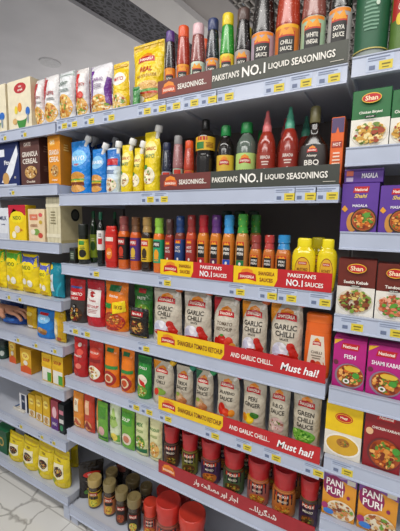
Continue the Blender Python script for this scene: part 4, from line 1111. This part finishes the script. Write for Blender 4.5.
tea('yellow cube carton, middle of three on the left seventh shelf', (-0.244,0.070,0.3690,0.0456,0.1258,0.0600), YB, '#e2b41a')
tea('yellow cube carton, third of three on the left seventh shelf', (-0.185,0.065,0.3690,0.0474,0.1399,0.0600), YB, '#dcae18')
tea('pink and purple packet carton beside the yellow cube cartons', (-0.128,0.060,0.3690,0.0477,0.1371,0.0500), [r('#5a2a7a', 0, 0, 1, .4), e('#e8b8c0', .5, .6, .3, .2), t('#f0e4ec', 'MIX', .5, .2, .1, .6)], '#a8404c', '#7a2a3a')
tea('black carton with pink print near the shelf corner', (-0.076,0.055,0.3690,0.0342,0.1359,0.0500), [r('#c87a8a', .1, .66, .9, .8), r('#d8d4d0', .1, .36, .9, .5), e('#3a8a5a', .5, .2, .3, .1)], '#1f2428', '#16191c')
tea('dark teal carton in the second row behind the pink and purple one', (-0.209,0.135,0.3690,0.0725,0.0979,0.0500), [r('#b8a8b0', .1, .6, .9, .8), r('#c86a5a', .1, .2, .9, .4)], '#1f3038', '#16191c')
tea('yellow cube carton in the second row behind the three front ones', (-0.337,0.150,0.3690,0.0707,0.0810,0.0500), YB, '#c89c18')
carton('tea_box', 'box', 'green carton with a gold emblem on the left floor shelf', (-0.540,0.045,0.1170,0.1125,0.1219,0.0500), '#145a36', [e('#c8a44a', .6, .5, .18, .2), e('#145a36', .6, .5, .12, .13), r('#0f4a2c', 0, .8, 1, 1)], side='#0f4a2c', top='#1a6a40')
def tp(label, dims, seed, **k):
    return pouch('tea_pouch', 'tea pouch', label, dims, '#e0c81e', [r('#c8a818', .03, .88, .97, .96), r('#b89a20', .06, .80, .94, .83), t('#6a3a14', 'TEA', .5, .73, .07, .4), p('#efe6c0', (.2, .62), (.8, .66), (.84, .3), (.5, .24), (.18, .32)), food(.52, .44, .26, .13, NUT, 14, seed), r('#d8c040', .55, .06, .9, .18), e('#8aa03a', .26, .18, .14, .06)], waist=.02, **k)
tp('yellow tea pouch next to the green carton on the floor shelf', (-0.425,0.040,0.1170,0.1134,0.1334,0.0600), 101)
tp('yellow tea pouch, second from the green carton', (-0.310,0.040,0.1170,0.1135,0.1468,0.0600), 102)
tp('yellow tea pouch, third from the green carton', (-0.199,0.040,0.1170,0.1057,0.1607,0.0600), 103)
tp('yellow tea pouch with orange window beside the large black pouch', (-0.094,0.040,0.1170,0.1020,0.1693,0.0600), 104)
tp('yellow pouch in the row behind the last yellow tea pouch', (-0.186,0.145,0.1170,0.1461,0.1500,0.0500), 105)
tp('yellow pouch in the row behind the third tea pouch', (-0.326,0.135,0.1170,0.1190,0.1500,0.0500), 106)
tp('yellow pouch in the back row behind the second tea pouch', (-0.446,0.135,0.1170,0.1107,0.1400,0.0500), 107)

# ============ promotional strips clipped along the shelf fronts
def strip_board(label, x0, x1, z, hh, base, ops, y=-.0095, back=None):
    mb = MB()
    mb.box(0, x1 - x0, 0, .0022, 0, hh, card(base))
    mb.box(0, x1 - x0, .0022, .0105, 0, .0016, card(base))
    art(mb, lambda u, v, o: (u * (x1 - x0), -o, v * hh), x1 - x0, hh, ops, off0=.0002)
    o = mb.build('shelf_strip', None, (x0, y, z))
    return tag(o, label, 'shelf sign')
STRIPTXT = lambda a: [r('#6e2f2a', 0, 0, a, 1), p('#e98a1e', (.035, .5), (.045, .78), (.075, .90), (.105, .78), (.115, .5)), p('#c8501e', (.03, .22), (.03, .58), (.075, .66), (.12, .58), (.12, .22), (.075, .30)), t('#fff0dc', 'SHANGRILA', .075, .42, .16, .075),
                   t('#f0ece2', 'SEASONINGS...', .225, .47, .30, .18), t('#f0ece2', "PAKISTAN'S", .425, .50, .32, .15), t('#f6f2ea', 'NO.1', .575, .51, .52, .12), t('#f0ece2', 'LIQUID', .70, .50, .32, .10), t('#f0ece2', 'SEASONINGS', .855, .50, .34, .19), r('#cfcabc', .93, .13, .985, .16)]
XA1, XA2, XA3, XB3, XA4, XA5, XA6 = 0.467, 0.476, 0.479, 0.733, 0.468, 0.473, 0.474
strip_board('dark olive strip reading SEASONINGS PAKISTAN\'S NO.1 under the top shelf bottles', XA1, .996, 1.667 + .0005, .050, '#45473e', STRIPTXT(.345))
strip_board('dark olive strip reading LIQUID SEASONINGS under the sriracha bottles', XA2, .996, 1.397 + .0005, .047, '#3a3d36', STRIPTXT(.34))
def SAU(x): 
    return [r('#f0c60c', 0, 0, .48, 1), p('#c01d24', (.45, 0), (.53, 1), (1, 1), (1, 0)), p('#e98a1e', (.07, .5), (.1, .82), (.155, .9), (.21, .82), (.24, .5)), p('#c01a20', (.05, .18), (.06, .6), (.155, .7), (.25, .6), (.26, .18), (.155, .3)), t('#fff0dc', 'SHANGRILA', .155, .42, .16, .16),
            t('#8a3a14', 'SHANGRILA', .365, .68, .22, .17), t('#8a3a14', 'SAUCES', .365, .32, .22, .14), t('#fbf4ec', "PAKISTAN'S", .72, .74, .22, .28), t('#ffffff', 'NO.1', .655, .33, .36, .16), t('#fbf4ec', 'SAUCES', .84, .32, .24, .17)]
strip_board('yellow and red strip under the tall hot sauce bottles', XA3, XB3 - .0015, 1.134 + .0005, .048, '#c01d24', SAU(0))
strip_board('yellow and red strip under the mustard bottles', XB3, .996, 1.134 + .0005, .048, '#c01d24', SAU(0))
MH = [r('#f0c60c', 0, 0, .46, 1), p('#c01d24', (.44, 0), (.50, 1), (1, 1), (1, 0)), p('#e98a1e', (.035, .5), (.045, .8), (.08, .9), (.115, .8), (.125, .5)), p('#c01a20', (.03, .2), (.03, .6), (.08, .7), (.13, .6), (.13, .2), (.08, .32)), t('#fff0dc', 'SHANGRILA', .08, .44, .16, .085),
      t('#7a3414', 'SHANGRILA TOMATO KETCHUP', .30, .48, .34, .30), t('#fbf4ec', 'AND GARLIC CHILLI...', .62, .50, .30, .24), t('#ffffff', '/Must hai!', .875, .48, .46, .19, .0)]
strip_board('yellow and red Must hai! strip under the garlic chilli pouches', XA4, .996, .897 + .0005, .048, '#c01d24', MH)
strip_board('yellow and red Must hai! strip under the beige pouches', XA5, .996, .671 + .0005, .048, '#c01d24', MH)
URD = [p('#e98a1e', (.035, .5), (.045, .8), (.08, .9), (.115, .8), (.125, .5)), p('#d8701c', (.03, .2), (.03, .6), (.08, .7), (.13, .6), (.13, .2), (.08, .32)), t('#fff0dc', 'SHANGRILA', .08, .44, .16, .085),
       t('#f2e8e0', '\uFEAD\uFE8D\uFEED \uFEEA\uFEA4\uFEDF\uFE8E\uFEBC\uFEE3 \uFEAD\uFEED\uFE8D \uFEAD\uFE8E\uFE9F\uFE8D', .42, .50, .50, .30), t('#f2e8e0', '...\uFE8E\uFEE0\uFEF3\uFEAE\uFB95\uFEE8\uFEB7', .72, .50, .56, .22)]
strip_board('dark red strip with white Urdu script under the pickle jars', XA6, .996, .439 + .0005, .046, '#a3202a', URD)

# ============ price tickets in the rails
def ticket_mesh():
    mb = MB()
    w, hh = .054, .033
    mb.box(-w / 2, w / 2, -.0006, 0, 0, hh, card('#bcc6da'))
    art(mb, lambda u, v, o: ((u - .5) * w, -.0006 - o, v * hh), w, hh,
        [r('#dcc63a', .48, .05, .97, .60), r('#7a6c1c', .58, .34, .89, .44), r('#7a6c1c', .60, .16, .84, .22), r('#6a7694', .12, .12, .34, .38), r('#7d88a4', .06, .82, .86, .88), r('#8d98b2', .06, .68, .70, .73)], off0=.0001)
    return mb.build('price_ticket')
tk0 = ticket_mesh()
used = 0
def tickets(xs, z, where, lab):
    global used
    for i, x in enumerate(xs):
        if used == 0:
            o = tk0
        else:
            o = tk0.copy()
            COL.objects.link(o)
        used += 1
        o.location = (x - .012, -.0056, z - .0375)
        if z in LZ:
            o.scale = (.72, 1, .85)
        tag(o, 'yellow patched price ticket in the rail ' + (lab[i] if i < len(lab) else where), 'price ticket', 'price tickets ' + where)
tickets([0.045,0.098,0.182,0.275,0.424,0.481,0.532,0.593,0.651,0.702,0.839,0.905,0.969], 1.667, 'of the middle top shelf',
        ['below the first white snack pouch', 'below the dark red cornered snack pouch', 'below the red sided snack pouch', 'below the purple sided snack pouch', 'below the tall yellow pouch', 'below the orange strip logo of the top shelf', 'below the orange red capped bottle', 'below the pale pink capped bottle', 'below the navy capped bottle',
         'below the yellow capped bottle', 'below the top strip word NO.1', 'below the top strip word LIQUID', 'at the right end of the top shelf'])
tickets([-0.317,-0.183], 1.662, 'of the left top shelf', ['below the cut cream carton', 'below the whole cream carton'])
tickets([1.074], 1.676, 'of the right top shelf', ['below the large clear bottle'])
tickets([0.436,0.490,0.879,0.931,0.982], 1.397, 'of the second shelf', ['below the tallest yellow spouted pouch', 'left of the second olive strip logo', 'below the pink sriracha bottle', 'below the black BBQ bottle', 'below the tall orange carton'])
tickets([-0.281], 1.4375, 'of the left second shelf', ['below the navy cereal carton'])
tickets([0.191,0.504,0.754,0.846,0.898,0.982], 1.134, 'of the hot sauce shelf', ['below the black bottle with white label', 'below the brown capped hot sauce bottle', 'below the sky blue capped tall bottle', 'below the short maroon capped bottle', 'below the first mustard bottle', 'below the second mustard bottle'])
tickets([1.059,1.142], 1.083, 'of the fourth right shelf', ['below the kebab spice carton', 'below the tandoori spice carton'])
tickets([0.072,0.137,0.419], .897, 'of the garlic chilli shelf', ['below the dark pouch with red top', 'below the red pouch with white label', 'below the small black pouch'])
tickets([-0.350,-0.270], .980, 'of the left fourth shelf', ['below the cut green and yellow pouch', 'below the whole green and yellow pouch'])
tickets([-0.299,-0.173,-0.051], .791, 'of the left fifth shelf', ['below the reaching hand', 'below the slim yellow pouch', 'below the yellow window pouch'])
tickets([0.374,0.432,0.511,0.687,0.793,0.880,0.994], .671, 'of the beige pouch shelf', ['below the second orange ketchup pouch', 'below the green chilli pouch', 'below the yellow capped pouch', 'below the green capped pouch', 'below the pepper pouch', 'below the B.B.Q. pouch', 'below the GREEN CHILLI pouch'])
tickets([1.063], .702, 'of the sixth right shelf', ['below the yellow soup carton'])
tickets([-0.310,-0.160,-0.080], .372, 'of the left seventh shelf', ['below the slim navy carton', 'below the middle yellow cube carton', 'below the pink and purple carton'])

# ============ the shopper at the left, reaching into the fifth shelf (only the hand is in view)
def skinned(name, vs, es, rs, m, parent=None, levels=2):
    me = bpy.data.meshes.new(name)
    me.from_pydata(vs, es, [])
    ob = bpy.data.objects.new(name, me)
    COL.objects.link(ob)
    sk = ob.modifiers.new('skin', 'SKIN')
    for k, d in enumerate(me.skin_vertices[0].data):
        rr = rs[k]
        d.radius = (rr, rr) if not isinstance(rr, tuple) else rr
        d.use_root = (k == 0)
    sb = ob.modifiers.new('smooth', 'SUBSURF')
    sb.levels = sb.render_levels = levels
    dg = bpy.context.evaluated_depsgraph_get()
    dg.update()
    nm = bpy.data.meshes.new_from_object(ob.evaluated_get(dg))
    bpy.data.objects.remove(ob)
    nm.name = name
    nm.materials.clear()
    nm.materials.append(m)
    for q in nm.polygons:
        q.use_smooth = True
    o = bpy.data.objects.new(name, nm)
    COL.objects.link(o)
    if parent:
        o.parent = parent
    return o


SKIN = mat('#b98468', .5, scale=60)
bv, be, br = [], [], []


def joint(pos, rad, to=None):
    bv.append(pos)
    br.append(rad)
    if to is not None:
        be.append((to, len(bv) - 1))
    return len(bv) - 1


pel = joint((-1.02, -.80, .86), (.125, .10))
sp1 = joint((-1.01, -.74, 1.00), (.115, .095), pel)
sp2 = joint((-1.00, -.60, 1.16), (.125, .10), sp1)
nk = joint((-.988, -.495, 1.300), .056, sp2)
hd0 = joint((-.982, -.450, 1.385), .090, nk)
hd1 = joint((-.98, -.435, 1.435), .135, hd0)
hd2 = joint((-.98, -.430, 1.485), .140, hd1)
hd3 = joint((-.98, -.430, 1.525), .110, hd2)
ns = joint((-.98, -.336, 1.430), .022, hd1)
# right arm (reaching)
sh = joint((-.86, -.46, 1.19), .062, sp2)
el = joint((-.735, -.17, .945), .040, sh)
fm = joint((-.64, -.04, .882), .038, el)
wr = joint((-.548, .046, .868), .024, fm)
pm = joint((-.500, .066, .862), (.030, .024), wr)
pk2 = joint((-.462, .076, .858), (.032, .020), pm)
for k, (dy, ln_, dz) in enumerate(((-.026, .072, -.004), (-.008, .082, .004), (.012, .076, .004), (.030, .060, -.002))):
    a = joint((-.440, .080 + dy, .856 + dz), .0095, pk2)
    b_ = joint((-.440 + ln_ * .45, .084 + dy * 1.1, .857 + dz), .0092, a)
    c_ = joint((-.440 + ln_ * .80, .086 + dy * 1.1, .843 + dz), .0085, b_)
    joint((-.440 + ln_ * .98, .087 + dy * 1.1, .826 + dz), .0075, c_)
t1 = joint((-.490, .040, .858), .0145, pm)
t2 = joint((-.462, .020, .850), .0115, t1)
joint((-.436, .016, .840), .0095, t2)
# left arm hanging
sl = joint((-1.15, -.55, 1.19), .062, sp2)
el2 = joint((-1.24, -.52, .93), .040, sl)
wl = joint((-1.25, -.38, .73), .025, el2)
pl = joint((-1.25, -.34, .67), (.030, .018), wl)
for k in range(4):
    a = joint((-1.275 + k * .018, -.325, .635), .0088, pl)
    joint((-1.275 + k * .018, -.322, .572 - (.008 if k in (1, 2) else 0)), .0072, a)
a = joint((-1.212, -.325, .65), .0095, pl)
joint((-1.205, -.315, .61), .008, a)
# legs
for s in (-1, 1):
    hp = joint((-1.02 + s * .085, -.80, .80), .088, pel)
    kn = joint((-1.02 + s * .10, -.75, .47), .056, hp)
    an = joint((-1.02 + s * .105, -.82, .09), .036, kn)
    joint((-1.02 + s * .11, -.72, .045), .034, an)
person = skinned('person', bv, be, br, SKIN)
tag(person, 'person at the left frame edge reaching a bare hand into the fifth left shelf', 'person')
SHIRT, TROUS, SHOE = mat('#20242a', .8, scale=120), mat('#2c3446', .8, scale=120), mat('#1c1a1a', .5)
skinned('jumper', [(-1.02, -.80, .76), (-1.01, -.74, 1.00), (-1.00, -.60, 1.16), (-.990, -.52, 1.262), (-.86, -.46, 1.19), (-.735, -.17, .945), (-.64, -.04, .882), (-.560, .036, .868), (-1.15, -.55, 1.19), (-1.24, -.52, .93), (-1.25, -.39, .745)],
        [(0, 1), (1, 2), (2, 3), (2, 4), (4, 5), (5, 6), (6, 7), (2, 8), (8, 9), (9, 10)], [(.165, .135), (.15, .125), (.16, .135), .088, .074, .053, .048, .034, .074, .053, .036], SHIRT, person)
for s in (-1, 1):
    skinned('trouser_leg', [(-1.02 + s * .06, -.80, .92), (-1.02 + s * .085, -.80, .76), (-1.02 + s * .10, -.75, .47), (-1.02 + s * .105, -.815, .12)], [(0, 1), (1, 2), (2, 3)], [.11, .10, .070, .056], TROUS, person)
    skinned('shoe', [(-1.02 + s * .105, -.84, .055), (-1.02 + s * .108, -.75, .046), (-1.02 + s * .112, -.66, .036)], [(0, 1), (1, 2)], [.050, .046, .034], SHOE, person)
skinned('hair', [(-.98, -.475, 1.42), (-.98, -.460, 1.480), (-.98, -.450, 1.535), (-.98, -.440, 1.560)], [(0, 1), (1, 2), (2, 3)], [.125, .150, .140, .10], mat('#1a1310', .6), person)

pouch('blue_bag', 'blue bag', 'blue bag lying on the left fifth shelf under the reaching hand', (-.485, .115, .7885, .17, .045, .12), '#1c4a9a', [e('#3a74c4', .5, .6, .3, .2)], flat=True)
pouch('blue_bag', 'blue bag', 'blue bag standing in the dim back of the left fifth shelf, behind the hand', (-.70, .215, .7885, .20, .13, .07), '#153c86', [e('#2c5ca8', .5, .6, .3, .2)], flat=True)

for s in (-1, 1):
    b = MB()
    b.lathe([(-.009, .003), (-.006, .008), (0, .0105), (.006, .008), (.009, .003)], mat('#e8e4de', .3), 12)
    b.lathe([(-.003, .0106), (.003, .0106)], mat('#2a1c14', .3), 12)
    b.build('eye', person, (-.98 + s * .030, -.343, 1.462))
b = MB()
b.lathe([(-.004, .006), (0, .020), (.004, .006)], mat('#8a4a42', .5), 14, .5)
b.build('mouth', person, (-.98, -.352, 1.392))
